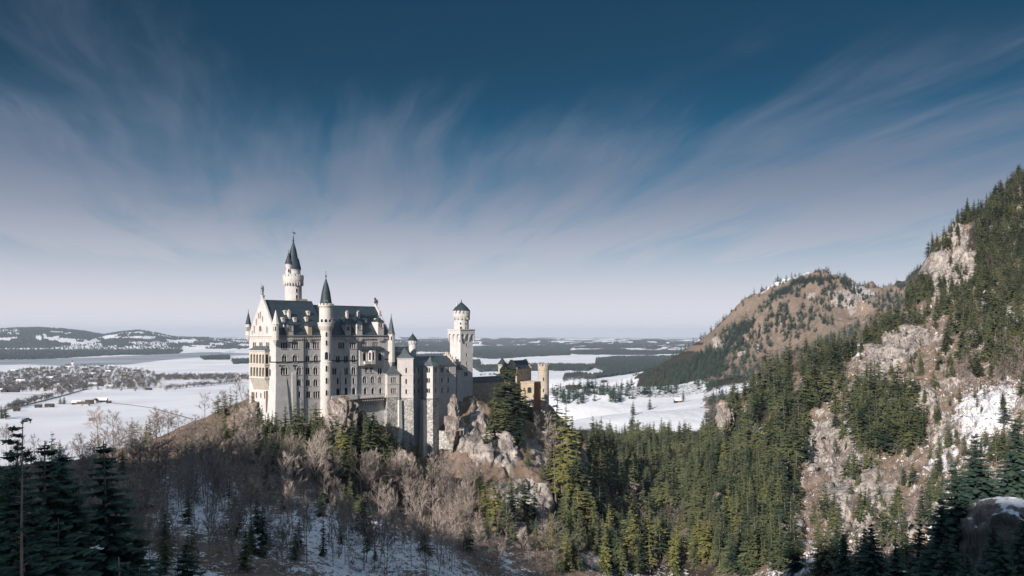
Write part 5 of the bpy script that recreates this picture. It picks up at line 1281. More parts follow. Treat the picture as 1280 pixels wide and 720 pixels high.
zone(CONS, [(838,474),(880,452),(905,440),(960,452),(1050,415),(1080,400),(1060,440),(1000,458),(940,474),(850,478)], 420, 13, 19, a)
a = grp('hill', 'small conifers on the brown hillside', 'small conifer on the open brown hillside')
zone(CONS, [(885,440),(920,402),(960,372),(1000,349),(1045,346),(1080,362),(1060,395),(1000,425),(930,452)], 460, 9, 24, a, clump=.40)
zone(CONS, [(960,374),(1000,350),(1045,347),(1052,350),(1002,356),(965,378)], 95, 12, 19, a)
zone(CONS, [(862,455),(905,415),(925,402),(940,410),(900,445)], 170, 13, 21, a)
zone(CONS, [(940,395),(960,372),(985,358),(985,364),(955,390)], 40, 10, 17, a)
zone(CONS, [(1050,350),(1092,368),(1100,374),(1085,382),(1055,362)], 60, 11, 16, a)
zone(CONS, [(795,471),(860,450),(890,436),(905,470),(850,480)], 260, 13, 19, a)
a = grp('saddle', 'conifers in the saddle behind the mountain', 'small dark conifer in the saddle between hill and mountain')
zone(CONS, [(1095,372),(1130,358),(1165,356),(1165,372),(1110,392),(1090,385)], 190, 12, 17, a)
a = grp('far_row', 'conifers in the row across the snowy valley', 'conifer in the tree row crossing the snowy valley behind the gate tower')
zone(CONS, [(690,490),(740,484),(800,480),(905,472),(905,482),(830,494),(760,505),(695,508)], 170, 15, 21, a)
for px, top, base, lab in ((791,500,519,'small lone conifer on the snowy meadow'),(854,484,503,'lone conifer at the upper edge of the snowy meadow'),(812,495,512,'dark conifer at the meadow fence line'),(790,518,534,'dark tree in the middle of the snowy meadow')):
    put(CONS, px, base, grp=a, h=19, wf=1.2, own=lab)
for px, base, h, lab in ((2,523,27,'dark conifer at the far end of the snowfield shadow'),(7,524,28,'tallest conifer of the trio on the snowfield beside the road'),(75.5,505,16,'conifer of the pair beside the farm road'),(80,505,17,'taller conifer of the pair beside the farm')):
    put(CONS, px, base, grp='left', h=h, wf=1.5, own=lab)
def crest(px, D0, D1):
    j = int(round(np.interp(px, GPX, np.arange(len(GPX))))); i0, i1 = np.searchsorted(GD, D0), np.searchsorted(GD, D1)
    return GD[i0+int(np.argmin(GPY[i0:i1,j]))]
for px in np.arange(792, 1100, 2.4):
    if random.random() < (.55 if px < 950 else .8): put(CONS, px+random.uniform(-1,1), D=crest(px,1500,2400)*random.uniform(.985,1.0), h=random.uniform(9,20), grp='hill', wf=random.uniform(.9,1.4))
for px in np.arange(1098, 1170, 1.6): put(CONS, px, D=crest(px,2250,2700)*random.uniform(.98,1.0), h=random.uniform(12,19), grp='saddle', wf=1.2)
for px in np.arange(1160, 1290, 2.2):
    if random.random() < (.5 if px < 1190 else .95): put(CONS, px+random.uniform(-1,1), D=crest(px,600,1000)*random.uniform(.97,1.0), h=random.uniform(9,20), grp='summit', wf=random.uniform(.9,1.4))
# foreground
FG = [(58,572,118,'dark spruce top between pine trunk and dense clump'),(88,570,124,'dark spruce at the back of the dense clump'),(-25,590,84,'dark spruce low at the left edge'),(30,575,108,'dark spruce close behind the pine trunk'),(70,640,92,'dark spruce low between pine and tall spruce'),(180,700,92,'dark spruce tip low beside the tall spruce'),(135,546,112,'tall symmetrical dark spruce standing alone in front of the leafless wood'),(190,668,112,'dark spruce right of the tall symmetrical spruce'),
      (78,556,106,'broad dark spruce behind the bare pine trunk'),(52,548,99,'dense dark spruce just right of the pine trunk'),(14,552,93,'dark spruce left of the pine trunk'),(-12,556,97,'dark spruce cut off by the left edge'),(86,596,101,'dark spruce at the right side of the dense clump'),
      (64,610,86,'dark spruce low in the dense clump'),(2,612,80,'lowest dark spruce at the left edge'),(222,676,122,'small dark spruce at the edge of the shaded snow slope'),(38,650,74,'dark spruce crown in front of the clump'),(205,700,104,'dark spruce tip in the shaded corner'),(150,690,80,'dark spruce tip under the tall spruce')]
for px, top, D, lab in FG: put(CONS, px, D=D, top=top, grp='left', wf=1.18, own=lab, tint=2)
FR = [(1203,575,236,'large dark spruce left of the snow capped rock'),(1172,618,228,'dark spruce on the shaded slope left of the large spruce'),(1225,540,300,'dark spruce between the snow scree and the rock'),(1266,520,310,'tall spruce above the snow capped rock'),(1095,652,262,'slim spruce at the foot of the pale cliff'),
      (1083,658,268,'slim spruce left of its twin below the pale cliff'),(1145,650,238,'spruce in the shade below the brown gully'),(1120,676,232,'small spruce in the shade under the cliff'),(1240,655,214,'dark spruce in front of the snow capped rock'),(1060,664,275,'spruce on the snowy foot of the mountain'),
      (1250,668,196,'dark spruce tip in the deepest shade under the rock'),(1215,690,190,'dark spruce tip left of the rock in deep shade'),(1275,640,205,'dark spruce at the right edge in front of the rock'),(1185,672,205,'dark spruce tip in the shaded corner below the rock')]
for px, top, D, lab in FR: put(CONS, px, D=D, top=top, grp='lowright', wf=1.25, own=lab, tint=2)
# --- leafless trees
a = grp('wood', 'leafless trees on the hill left of the palace', 'leafless pinkish-grey tree in the wood left of the palace')
zone(BARES, [(60,605),(120,575),(200,560),(260,548),(300,540),(330,560),(300,600),(230,640),(80,660)], 190, 10, 16, a, (1.0,1.5))
for px in range(70, 330, 9): put(BARES, px+random.uniform(-4,4), D=random.uniform(405,460), h=random.uniform(10,16), grp=a, wf=1.2)
a = grp('shade', 'tall leafless trees on the shaded slope under the castle', 'tall slim leafless tree on the shaded slope under the castle')
zone(BARES, [(230,620),(330,600),(400,600),(540,615),(590,610),(590,660),(520,640),(400,640),(260,650)], 95, 16, 24, a, (.6,.9))
a = grp('snowslope', 'leafless trees on the shaded snow slope', 'thin leafless tree rising from the shaded snow slope')
zone(BARES, [(150,680),(250,650),(400,650),(590,650),(600,720),(160,720)], 125, 12, 20, a, (.5,.9))
a = grp('cragbare', 'leafless trees on the gate crag', 'leafless tree on the sunlit crag below the gatehouse')
zone(BARES, [(560,540),(600,500),(620,560),(690,540),(720,600),(690,650),(600,650),(570,600)], 20, 6, 10, a, (.8,1.2))
a = grp('gorgebare', 'leafless trees in the gorge', 'leafless tree in the shaded gorge under the crag')
zone(BARES, [(600,660),(740,640),(860,640),(880,720),(600,720)], 90, 9, 15, a, (.7,1.1))
a = grp('hillbare', 'leafless trees between hill and mountain', 'pinkish leafless tree on the slope between hill and mountain')
zone(BARES, [(920,470),(1000,450),(1050,430),(1120,385),(1130,395),(1050,445),(960,482)], 150, 11, 16, a, (.8,1.1))
a = grp('mountbare', 'leafless trees on the mountainside', 'leafless tree beside the snowy scree of the mountainside')
zone(BARES, [(1190,455),(1280,440),(1280,480),(1200,500)], 34, 11, 17, a, (.6,.9)); zone(BARES, [(1060,480),(1180,400),(1280,400),(1280,600),(1180,620),(1060,620)], 90, 5, 11, a, (.8,1.3)); zone(BARES, [(980,600),(1060,560),(1080,700),(1000,700)], 36, 6, 10, a, (.8,1.2)); zone(BARES, [(1060,560),(1280,600),(1280,720),(1060,720)], 40, 6, 11, a, (.8,1.2))
for px, top, base, lab in ((365,486,524,'spreading leafless tree in front of the palace wall'),(311,487,512,'leafless tree at the far corner of the palace gable'),(626,468,496,'dark leafless tree beside the square tower'),(584,462,488,'dark rounded leafless tree at the foot of the square tower'),(196,508,556,'tall forked leafless tree rising above the wood'),(209,512,556,'tall leafless tree just right of the forked one'),
                           (415,558,612,'pale leafless tree catching the sun below the turret rock'),(452,560,618,'tall pale leafless tree catching the sun under the terrace'),(393,570,622,'pale leafless tree on the edge of the shaded slope'),(681,512,560,'straight leafless trunk right of the gatehouse crag'),(672,515,556,'slim leafless tree right of the gatehouse crag'),(695,528,582,'pale leafless tree right of the crag'),
                           (785,600,640,'pale forked leafless tree among the conifers of the gorge'),(123,508,560,'slender leafless tree on the edge of the snowfield'),(142,512,562,'tall slender leafless tree against the snowfield'),(8,530,570,'leafless tree at the lower end of the snowfield')):
    q = hit(px, base)
    if q: put(BARES, px, D=q[1], top=top, grp='wood', wf=1.3 if px not in (672,681) else .7, own=lab)

def data_mesh(name, V, Fc, mats, mi=None):
    o = mesh_obj(name, V, Fc, mats, mi); me = o.data; bpy.data.objects.remove(o); return me
def join(parts):
    V, Fc, I = [], [], []; o = 0
    for v, f, i in parts: V.append(v); Fc.append(f+o); I.append(np.full(len(f), i)); o += len(v)
    return np.concatenate(V), np.concatenate(Fc), np.concatenate(I)
def con_data(src, nm, needle):
    out = []
    for (cv, cf), (sv, sf) in src:
        out.append((data_mesh('trunk', sv, sf, M['bark']), data_mesh('crown', cv, cf, M[needle]), data_mesh('tree', *[x if k < 2 else x for k, x in enumerate(join([(sv, tri(sf), 0), (cv, cf, 1)])[:2])], [M['bark'], M[needle]], join([(sv, tri(sf), 0), (cv, cf, 1)])[2])))
    return out
CD = {'hi': con_data(CON_HI, 'hi', 'needles_dark'), 0: con_data(CON_MID, 'mid', 'needles'), 1: con_data(CON_MID, 'mid', 'needles_sunlit')}
BD = [(data_mesh('trunk', tv, tf, M['twig']), data_mesh('crown', cv, cf, M['twig']), data_mesh('tree', *join([(tv,tf,0),(cv,cf,0)])[:2], M['twig'])) for tv,tf,cv,cf in BARE]
def plant(lst, kind, cat, base_h, data_of, most=300, parts_px=34):
    lst.sort(key=lambda t: (-(t['own'] is not None), -t['s'])); n = 0
    for i, t in enumerate(lst[:most]):
        md = data_of(t); k = t['h']/base_h; r = random.uniform(0, 2*pi)
        if t['s'] >= parts_px:
            e = bpy.data.objects.new(kind, None); e.empty_display_size = 2
            ch = [bpy.data.objects.new('trunk', md[0]), bpy.data.objects.new('crown', md[1])]
        else: e = bpy.data.objects.new(kind, md[2]); ch = []
        link(e); e.location = (t['x'], t['y'], t['z']); e.rotation_euler = (random.gauss(0,.035), random.gauss(0,.035), r); e.scale = (k*t['w'], k*t['w'], k)
        for c in ch: link(c); c.parent = e
        if t['own']: tag(e, t['own'], cat)
        else: tag(e, G[t['g']][1], cat, G[t['g']][0])
    return lst[most:]
rest_c = plant(CONS, 'spruce_tree', 'conifer', 20., lambda t: random.choice(CD['hi']) if t['t'] == 2 else random.choice(CD[t['t']]))
rest_b = plant(BARES, 'bare_tree', 'leafless tree', 16., lambda t: random.choice(BD))
def merge(items, variants, mats, name, label, base_h):
    """far trees past the first three hundred, as one mass"""
    VV, FF, II = [], [], []; o = 0
    for k, (V, Fc, I) in enumerate(variants):
        it = [t for i, t in enumerate(items) if i % len(variants) == k]
        if not it: continue
        s = np.array([t['h']/base_h for t in it]); w = np.array([t['w'] for t in it])*s; r = RNG.uniform(0, 2*pi, len(it))
        X = V[None,:,0]*np.cos(r)[:,None]-V[None,:,1]*np.sin(r)[:,None]; Y = V[None,:,0]*np.sin(r)[:,None]+V[None,:,1]*np.cos(r)[:,None]
        P = np.stack([X*w[:,None]+np.array([t['x'] for t in it])[:,None], Y*w[:,None]+np.array([t['y'] for t in it])[:,None], V[None,:,2]*s[:,None]+np.array([t['z'] for t in it])[:,None]], -1).reshape(-1,3)
        Q = (Fc[None]+(np.arange(len(it))*len(V))[:,None,None]).reshape(-1,3)+o; o += len(P)
        VV.append(P); FF.append(Q); II.append(np.tile(I, len(it)))
    ob = mesh_obj(name, np.concatenate(VV), np.concatenate(FF), mats, np.concatenate(II)); tag(ob, label, None, None, 'stuff'); return ob
def cvar(src): return [join([(sv, tri(sf), 0), (cv, cf, 1)]) for (cv, cf), (sv, sf) in src]
def bvar(src): return [join([(tv,tf,0),(cv,cf,0)]) for tv,tf,cv,cf in src]
EXC, EXB = [], []                                        # beyond the picture's edges
zone(EXC, [(1290,215),(1460,190),(1460,700),(1290,640)], 260, 9, 20, 'summit')
zone(EXC, [(-260,600),(-20,585),(-20,700),(-260,700)], 60, 12, 24, 'left')
zone(EXB, [(-260,570),(60,570),(60,640),(-260,640)], 150, 10, 16, 'wood')
rest_c = rest_c+EXC; rest_b = rest_b+EXB
nearc = [t for t in rest_c if t['y'] < 1000]; farc = [t for t in rest_c if t['y'] >= 1000]
v1, v2 = cvar(CON_MID), cvar(CON_LOW)
merge(nearc, v1, [M['bark'], M['needles']], 'forest', 'dense conifer forest on the mountain slopes and gorge floor', 20.)
merge(farc, v2, [M['bark'], M['needles_dark']], 'far_forest', 'small dark conifers covering the brown hill and valley', 20.)
merge(rest_b, bvar(BARE_LOW), [M['twig']], 'bare_woods', 'thicket of leafless trees on the slopes', 16.)

# the pine with the long bare trunk, close by on the left
def pine():
    D = 72.; x = (20-CX)/F*D; z = float(zg(x, D)); e = bpy.data.objects.new('pine_tree', None); link(e); e.location = (x, D, z-.5); e['org'] = (0,0,0)
    top = CH-(518-CY)*D/F-z; g = np.random.default_rng(5)
    def ax(t): return np.array([.8*t*t+.25*sin(t*4), .1*sin(t*5), top*t])
    b = MB(); pts = [tuple(ax(t)) for t in np.linspace(0,1,12)]; b.tube(pts, [.30*(1-t)**.8+.03 for t in np.linspace(0,1,12)], 8); V, Fc = [], []; lim = b
    for k in range(46):
        t = .50+.5*(k+g.random())/46; p = ax(t); a = g.random()*2*pi; L_ = (3.0*(1-t)**.55+.5)*(.55+.8*g.random()); sl = .05+.25*g.random()-.25*(1-t)
        d = np.array([cos(a), sin(a), sl]); tip = p+d*L_; lim.tube([tuple(p), tuple(p+d*L_*.55+[0,0,.1]), tuple(tip)], [.05,.035,.012], 4)
        for m in range(int(52*min(L_,2.2))):
            f = .35+.65*g.random(); q = p+d*L_*f+g.normal(size=3)*[.16,.16,.07]; s = .15+.22*g.random(); u = g.normal(size=3); u[2] *= .35; u /= np.linalg.norm(u); w = np.cross(u, g.normal(size=3)); w /= np.linalg.norm(w)
            o = len(V); V += [q-u*s, q+w*s*.5, q+u*s*1.2]; Fc.append((o,o+1,o+2))
    for k in range(16):                                        # dead side branches low on the trunk
        t = .22+.3*g.random(); p = ax(t); a = g.random()*2*pi; d = np.array([cos(a), sin(a), -.25]); L_ = .8+1.6*g.random(); lim.tube([tuple(p), tuple(p+d*L_*.6), tuple(p+d*L_+[0,0,-.3])], [.04,.025,.01], 4)
    c = mesh_obj('crown', np.array(V), np.array(Fc), M['needles_dark']); c.parent = e
    lim.build('trunk', M['bark'], None).parent = e
    del e['org']; tag(e, 'thin pine with a long bare trunk and ragged crown against the snowfield', 'pine')
pine()

# brushwood on the brown slopes
def brush():
    g = np.random.default_rng(8); V = []; Fc = []; o = 0
    zones = [([(560,520),(600,490),(690,540),(720,620),(690,680),(600,660)], 200, .6), ([(80,640),(200,565),(320,540),(330,590),(230,650)], 600, .9), ([(960,560),(1060,500),(1160,430),(1280,430),(1280,700),(1000,700)], 1500, .9),
             ([(260,540),(480,560),(590,600),(590,660),(300,640)], 520, .9), ([(150,600),(600,630),(600,720),(150,720)], 1300, .7), ([(600,650),(880,620),(900,720),(600,720)], 700, .9), ([(400,505),(450,505),(480,560),(380,545)], 120, .7)]
    for poly, n, size in zones:
        P = np.array(poly, float); x0, y0 = P.min(0); x1, y1 = P.max(0); k = 0; tr = 0
        while k < n and tr < n*8:
            tr += 1; px, py = g.uniform(x0,x1), g.uniform(y0,y1)
            if not bool(inpoly(np.array(px), np.array(py), P)): continue
            if fbm(np.array(px/10.), np.array(py/10.), 66, 3) < .46: continue
            q = hit(px, py)
            if q is None or in_castle(q[0], q[1]): continue
            k += 1; s = size*(.5+g.random()*1.3); m = 16
            d = g.normal(size=(m,3)); d[:,2] = np.abs(d[:,2])*.9+.15; d /= np.linalg.norm(d, axis=1)[:,None]
            base = np.array(q)+g.normal(size=(m,3))*[.5*s,.5*s,.0]; ln = s*(.6+.9*g.random(m)); w = np.cross(d, g.normal(size=(m,3))); w = w/np.linalg.norm(w,axis=1)[:,None]*(.05+.05*g.random(m))[:,None]
            base[:,2] -= .15; V.append(np.stack([base-w, base+w, base+d*ln[:,None]],1).reshape(-1,3)); Fc.append(np.arange(3*m).reshape(m,3)+o); o += 3*m
    ob = mesh_obj('undergrowth', np.concatenate(V), np.concatenate(Fc), M['brush']); tag(ob, 'dry brown brushwood on the slopes', None, None, 'stuff')
brush()

# rock outcrops
def ico(n=3):
    import bmesh
    bm = bmesh.new(); bmesh.ops.create_icosphere(bm, subdivisions=n, radius=1); bm.verts.ensure_lookup_table()
    V = np.array([v.co for v in bm.verts]); Fc = np.array([[v.index for v in f.verts] for f in bm.faces]); bm.free(); return V, Fc
IV, IF = ico(5)
def rock(x, y, z, rx, ry, rz, label, seed, group=None, m='rock', cat='rock', tilt=0.0, amp=1.0):
    V = IV.copy(); g = np.random.default_rng(seed)
    sgn = np.sign(V); V = sgn*np.abs(V)**.75                                 # blockier than a ball
    P = V*[rx,ry,rz]
    u, w = (P[:,0]+P[:,1]*.7), P[:,2]+P[:,1]*.3; k = max(rx, rz)/12
    n = (facets(u/(5.5*k)+seed*7.3, w/(8*k), 700+seed)-.5)*.55+(facets(u/(2.2*k), w/(3*k)+seed*3.1, 720+seed)-.5)*.24+(facets(u/(.9*k), w/(1.1*k), 740+seed)-.5)*.10
    V = P*(1+amp*n[:,None]); V[:,0] += tilt*V[:,2]
    o = mesh_obj('rock_outcrop', V, IF, M[m], smooth=False); o.location = (x, y, z)
    tag(o, label, cat, group); return o
def rock_at(px, D, pyc, wpx, hpx, depth, label, seed, **k):
    x = (px-CX)/F*D; z = CH-(pyc-CY)*D/F; rock(x, D, z, wpx/2*D/F, depth, hpx/2*D/F, label, seed, **k)
rock_at(566, 468, 528, 17, 66, 5, 'dark grey rock pillar right of the white wing', 1)
rock_at(428, 409, 528, 42, 62, 7, 'brown rock knoll directly in front of the palace terrace', 2)
rock_at(318, 412, 520, 26, 30, 5, 'brown rock at the foot of the palace gable', 3)
rock_at(905, 640, 522, 18, 46, 9, 'pale cliff at the corner where meadow meets mountain', 8)
rock_at(1262, 225, 706, 100, 180, 16, 'large dark snow patched rock in the shaded bottom corner', 13, m='snowy_rock', amp=.4)
rock_at(510, 415, 588, 24, 40, 5, 'pale rock rubble below the rubble buttresses', 19)
rock_at(468, 422, 560, 34, 60, 6, 'dark rock under the terrace in the shade', 21)
# snow lying on the big rock and ledges
# ------------------------------------------------------------------ far woods on the plain
def far_woods():
    g = np.random.default_rng(3); X, Y, Z, Hh = [], [], [], []
    for P in WOODS:
        P = np.array(P, float); x0, y0 = P.min(0); x1, y1 = P.max(0)
        D0, D1 = CH*F/(max(y1-CY,3)), CH*F/(max(y0-CY,3)); area = (x1-x0)/F*(D0+D1)/2*(D1-D0)
        n = int(min(9000, max(600, area/260.)))
        px = g.uniform(x0,x1,n*2); D = np.exp(g.uniform(log(D0),log(D1),n*2)); py = CY+CH*F/D
        ok = inpoly(px, py+1.2*(fbm(px/17., np.log(D)*34, 77, 5)-.5), P); px, D = px[ok][:n], D[ok][:n]
        X.append((px-CX)/F*D); Y.append(D); Hh.append(g.uniform(12,20,len(px)))
    px = g.uniform(-200,560,26000); D = np.exp(g.uniform(log(7300),log(11500),26000))
    j = np.clip(np.searchsorted(GPX, px), 0, len(GPX)-1); i = np.clip(np.searchsorted(GD, D), 0, len(GD)-1); ok = WOOD[i,j] > .95
    X.append(((px-CX)/F*D)[ok]); Y.append(D[ok]); Hh.append(g.uniform(14,24,ok.sum()))
    X, Y, Hh = np.concatenate(X), np.concatenate(Y), np.concatenate(Hh); Z = zg(X, Y); n = len(X); r = Hh*g.uniform(.22,.36,n); a = g.uniform(0,6,n)
    k = 5; V = np.empty((n,k*2+1,3))
    for t in range(k):
        for lev, (f, q) in enumerate(((1.0,.08),(.75,.5))):
            V[:,t+lev*k] = np.stack([X+r*f*np.cos(a+2*pi*t/k), Y+r*f*np.sin(a+2*pi*t/k), Z+Hh*q*g.uniform(.7,1.2,n)],1)
    V[:,2*k] = np.stack([X,Y,Z+Hh],1); base = []
    for t in range(k): t2 = (t+1)%k; base += [(t,t2,k+t2),(t,k+t2,k+t),(k+t,k+t2,2*k)]
    Fc = (np.array(base)[None]+(np.arange(n)*(2*k+1))[:,None,None]).reshape(-1,3)
    tag(mesh_obj('distant_woods', V.reshape(-1,3), Fc, M['farwood']), 'dark woods in strips across the snowy plain', None, None, 'stuff')
far_woods()

# ------------------------------------------------------------------ village, farm and barns
def house_mesh(w, l, h, rh, roofm, wallm='plaster', over=.5):
    b = MB(); b.box((-l/2,-w/2,-.5), (l/2,w/2,h), 0); b.add([(-l/2,-w/2,h),(-l/2,w/2,h),(-l/2,0,h+rh)], [(0,2,1)], 0); b.add([(l/2,-w/2,h),(l/2,w/2,h),(l/2,0,h+rh)], [(0,1,2)], 0)
    z = h-over*rh/(w/2); V = [(x,y,zz) for x in (-l/2-over,l/2+over) for y,zz in ((-w/2-over,z),(0,h+rh+.05),(w/2+over,z),(w/2+over,z-.35),(0,h+rh-.3),(-w/2-over,z-.35))]
    b.add(V, [(0,1,7,6),(1,2,8,7),(2,3,9,8),(3,4,10,9),(4,5,11,10),(5,0,6,11),(0,5,4,3,2,1),(6,7,8,9,10,11)], 1)
    for x in np.linspace(-l/2+1.5, l/2-1.5, max(2,int(l/3.5))):
        for zz in ((1.2,h-2.0) if h > 5 else (1.2,)): b.add([(x-.5,-w/2-.04,zz),(x+.5,-w/2-.04,zz),(x+.5,-w/2-.04,zz+1.3),(x-.5,-w/2-.04,zz+1.3)], [(0,1,2,3)], 2)
    b.box((l*.2,-.5,h+rh*.4), (l*.2+.8,.5,h+rh+1.0), 0)
    return data_mesh('house', b.V, b.F, [M[wallm], M[roofm], M['glass']], b.I)
HM = [house_mesh(10,14,5.6,3.6,'tile'), house_mesh(11,18,6,4.0,'snow'), house_mesh(9,12,5.4,3.4,'tile'), house_mesh(12,22,5,4.2,'barn','barn'), house_mesh(10,15,6,3.8,'tile'), house_mesh(10,16,6,3.8,'barn')]
VIL = [(-10,469),(40,461),(90,459),(140,457),(152,461),(183,464),(200,470),(199,485),(150,486.5),(110,487),(60,490),(20,491),(-10,490)]
def village():
    P = np.array(VIL); n = 0; g = np.random.default_rng(21); spots = []
    for k in range(4000):
        if n >= 230: break
        px, py = g.uniform(-10,200), g.uniform(457,491)
        if g.random() < .22: px, py = g.uniform(195,312), g.uniform(470.5,475.5)
        elif not bool(inpoly(np.array(px), np.array(py), P)): continue
        x, y = on_plain(px, py)
        if any((x-a)**2+(y-b)**2 < 22**2 for a, b in spots): continue
        spots.append((x,y)); n += 1
        o = bpy.data.objects.new('village_house', HM[int(g.integers(0,len(HM)))]); link(o); o.location = (x, y, float(zg(x,y))); o.rotation_euler = (0,0,g.choice([.3,.3+pi/2,.6,1.9])+g.normal()*.1); s = g.uniform(.85,1.25); o.scale = (s,s,s)
        tag(o, 'small village house with pitched roof among leafless trees', 'house', 'houses of the snowy village')
    V = []; Fc = []; o_ = 0; ev, ef = ico(2)
    for k in range(2600):
        px, py = g.uniform(-10,200), g.uniform(456.5,491)
        r = g.random()
        if r < .16: px, py = g.uniform(195,312), g.uniform(470,476)
        elif r < .185: t = g.random(); px, py = 205+100*t, 487-9*t+g.normal()*.3
        elif r < .19: px, py = 140+90*g.random(), 488+g.normal()*1.2
        elif r < .24: t = g.random(); px, py = 10+95*t+g.normal()*2, 512-26*t+g.normal()*1.0
        elif not bool(inpoly(np.array(px), np.array(py), P)): continue
        x, y = on_plain(px, py); h = g.uniform(8,17); m = 60
        d = g.normal(size=(m,3)); d /= np.linalg.norm(d,axis=1)[:,None]; c = d*(g.random(m)**.4)[:,None]*[h*.36,h*.36,h*.40]+[x,y,float(zg(x,y))+h*.58]
        u = g.normal(size=(m,3)); u = u/np.linalg.norm(u,axis=1)[:,None]*h*.10; w = np.cross(u, g.normal(size=(m,3))); w = w/np.linalg.norm(w,axis=1)[:,None]*h*.07
        q = np.stack([c-u, c+w, c+u],1).reshape(-1,3); tr_ = np.array([[x-.4,y,0],[x+.4,y,0],[x,y,h*.7]]); V += [q, tr_]; Fc.append(np.arange(3*m+3).reshape(-1,3)+o_); o_ += 3*m+3
    for (x0,y0,x1,y1,n,hh) in ((704,476,716,474,16,11),(716,475,730,472.5,20,9),(730,474,743,473.5,26,13),(690,460,748,456.5,60,15),(640,457,690,455,40,12),(695,498,760,490,30,9),(600,470,640,467,24,10),(660,463,690,461,20,10)):
        for q_ in range(n):
            t = g.random(); px = x0+(x1-x0)*t; py = y0+(y1-y0)*t+g.normal()*.5; hq = hit(px, py)
            if hq is None: continue
            x, y, z0 = hq; h = hh*g.uniform(.6,1.1); m = 60; d = g.normal(size=(m,3)); d /= np.linalg.norm(d,axis=1)[:,None]; c = d*(g.random(m)**.4)[:,None]*[h*.42,h*.42,h*.42]+[x,y,z0+h*.5]
            u = g.normal(size=(m,3)); u = u/np.linalg.norm(u,axis=1)[:,None]*h*.11; w = np.cross(u, g.normal(size=(m,3))); w = w/np.linalg.norm(w,axis=1)[:,None]*h*.08
            V.append(np.stack([c-u, c+w, c+u],1).reshape(-1,3)); Fc.append(np.arange(3*m).reshape(-1,3)+o_); o_ += 3*m
    tag(mesh_obj('village_woods', np.concatenate(V), np.concatenate(Fc), M['farbare']), 'leafless trees between the village houses and along the road', None, None, 'stuff')
    # the church
    x, y = on_plain(86, 460); e = bpy.data.objects.new('village_church', None); link(e); e.location = (x,y,0); e.rotation_euler = (0,0,.5); tag(e, 'white village church with tower behind the leafless trees', 'church')
    b = MB(); b.box((-14,-7,0),(10,7,11)); mesh_obj('nave', b.V, b.F, M['snow'], parent=e)
    b = MB(); b.add([(x_,y_,z_) for x_ in (-14.5,10.5) for y_,z_ in ((-7.6,10.8),(0,18),(7.6,10.8))], [(0,1,4,3),(1,2,5,4),(0,2,1),(3,4,5),(0,3,5,2)]); mesh_obj('roof', b.V, b.F, M['tile'], parent=e)
    b = MB(); b.box((10,-4,0),(18,4,26)); mesh_obj('tower', b.V, b.F, M['snow'], parent=e)
    b = MB(); b.add([(9.7,-4.3,26),(18.3,-4.3,26),(18.3,4.3,26),(9.7,4.3,26),(14,0,36)], [(0,1,4),(1,2,4),(2,3,4),(3,0,4),(3,2,1,0)]); mesh_obj('tower_roof', b.V, b.F, M['tile'], parent=e)
village()
def building(kind, px, py, w, l, h, rh, roofm, wallm, rot, label):
    q = hit(px, py)
    if q is None: return
    e = bpy.data.objects.new(kind, None); link(e); e.location = q; e.rotation_euler = (0,0,rot); tag(e, label, kind)
    b = MB(); b.box((-l/2,-w/2,-1),(l/2,w/2,h)); b.add([(-l/2,-w/2,h),(-l/2,w/2,h),(-l/2,0,h+rh)], [(0,2,1)]); b.add([(l/2,-w/2,h),(l/2,w/2,h),(l/2,0,h+rh)], [(0,1,2)]); mesh_obj('wall', b.V, b.F, M[wallm], parent=e)
    z = h-.7*rh/(w/2); b = MB(); V = [(x,y,zz) for x in (-l/2-.7,l/2+.7) for y,zz in ((-w/2-.7,z),(0,h+rh+.05),(w/2+.7,z),(w/2+.7,z-.4),(0,h+rh-.35),(-w/2-.7,z-.4))]
    b.add(V, [(0,1,7,6),(1,2,8,7),(2,3,9,8),(3,4,10,9),(4,5,11,10),(5,0,6,11),(0,5,4,3,2,1),(6,7,8,9,10,11)]); mesh_obj('roof', b.V, b.F, M[roofm], parent=e)
    d = MB(); d.box((-1.4,-w/2-.08,-.5),(1.4,-w/2-.01,2.6)); mesh_obj('door', d.V, d.F, M['shutter'], parent=e)
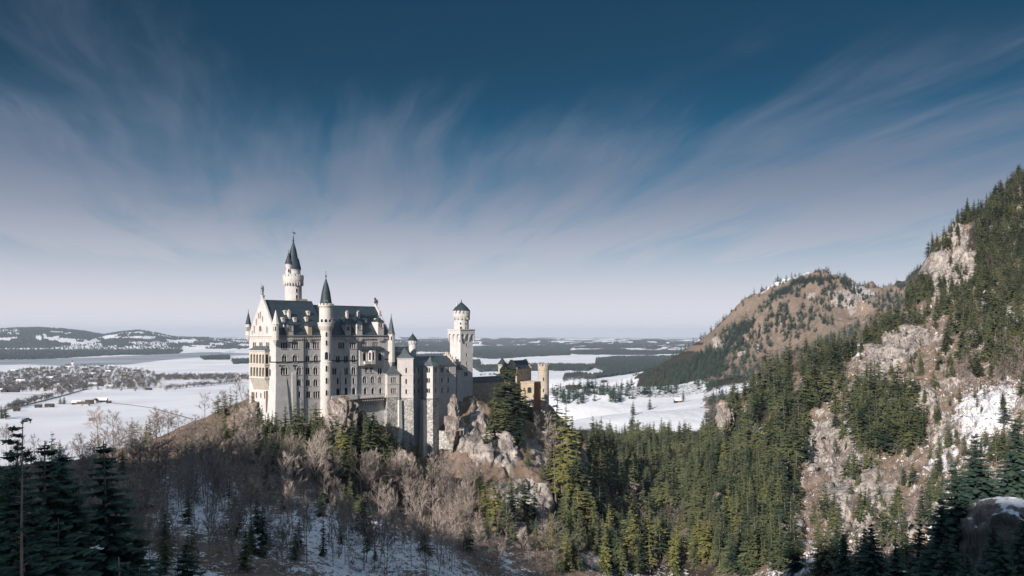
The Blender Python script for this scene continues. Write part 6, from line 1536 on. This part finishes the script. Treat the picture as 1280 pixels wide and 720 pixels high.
for a in (('farmhouse',96,505.5,11,18,5,4,'snow','barn',.2,'long dark farm building with snowy roof, leftmost of the farm'),('farmhouse',104,507,10,24,4.5,4,'tile','plaster',.1,'reddish farm building in front of the farm yard'),('barn',112,505,10,16,5,4,'barn','barn',.3,'dark barn in the middle of the farm'),
          ('farmhouse',119,503.5,10,15,5.5,4,'tile','plaster',1.6,'pale farmhouse with dark roof behind the barn'),('barn',128,502.5,10,20,5,4.5,'snow','barn',.1,'snow covered barn at the far end of the farm'),('barn',136,504,7,10,3,2.5,'barn','barn',.4,'small dark shed at the end of the farm beside the track'),
          ('barn',62,509,9,16,4,3.5,'barn','barn',.1,'dark barn beside the road left of the farm'),('barn',48,509.5,8,12,3.5,3,'barn','barn',.2,'small dark barn on the snow below the road'),('barn',21,514,8,12,4,3,'barn','barn',.5,'dark hut right beside the road bend'),
          ('barn',115,526,6,9,3,2.4,'barn','barn',.3,'lone dark hut on the open snowfield'),('barn',717,486,10,26,4,2.5,'barn','barn',.1,'long low dark barn on the snowfield right of the gate tower'),('barn',755,478,8,12,3.5,2.5,'barn','barn',.3,'small dark hut on the snowfield near the wood'),
          ('barn',848,503,8,13,4,3,'snow','barn',.1,'wooden hut with snowy roof at the upper edge of the meadow'),('barn',186,487.5,7,16,3,2.5,'barn','barn',.1,'low dark shed on the snow in front of the village')): building(*a)
# ------------------------------------------------------------------ the air
def haze():
    x0, x1, y0, y1, z0, z1 = -52000, 52000, -1800, 46500, -3, 420
    V = [(x,y,z) for x in (x0,x1) for y in (y0,y1) for z in (z0,z1)]
    Fc = [(0,1,3,2),(4,6,7,5),(0,4,5,1),(2,3,7,6),(0,2,6,4),(1,5,7,3)]
    m = bpy.data.materials.new('thin_air'); m.use_nodes = True; n = m.node_tree.nodes; n.clear()
    o = n.new('ShaderNodeOutputMaterial'); v = n.new('ShaderNodeVolumePrincipled')
    v.inputs['Color'].default_value = (.74,.84,1.0,1); v.inputs['Density'].default_value = 3.2e-5; v.inputs['Anisotropy'].default_value = 0.0
    m.node_tree.links.new(v.outputs[0], o.inputs['Volume'])
    h = mesh_obj('haze', V, Fc, m); tag(h, 'thin blue winter haze over the far plain', None, None, 'stuff')
haze()
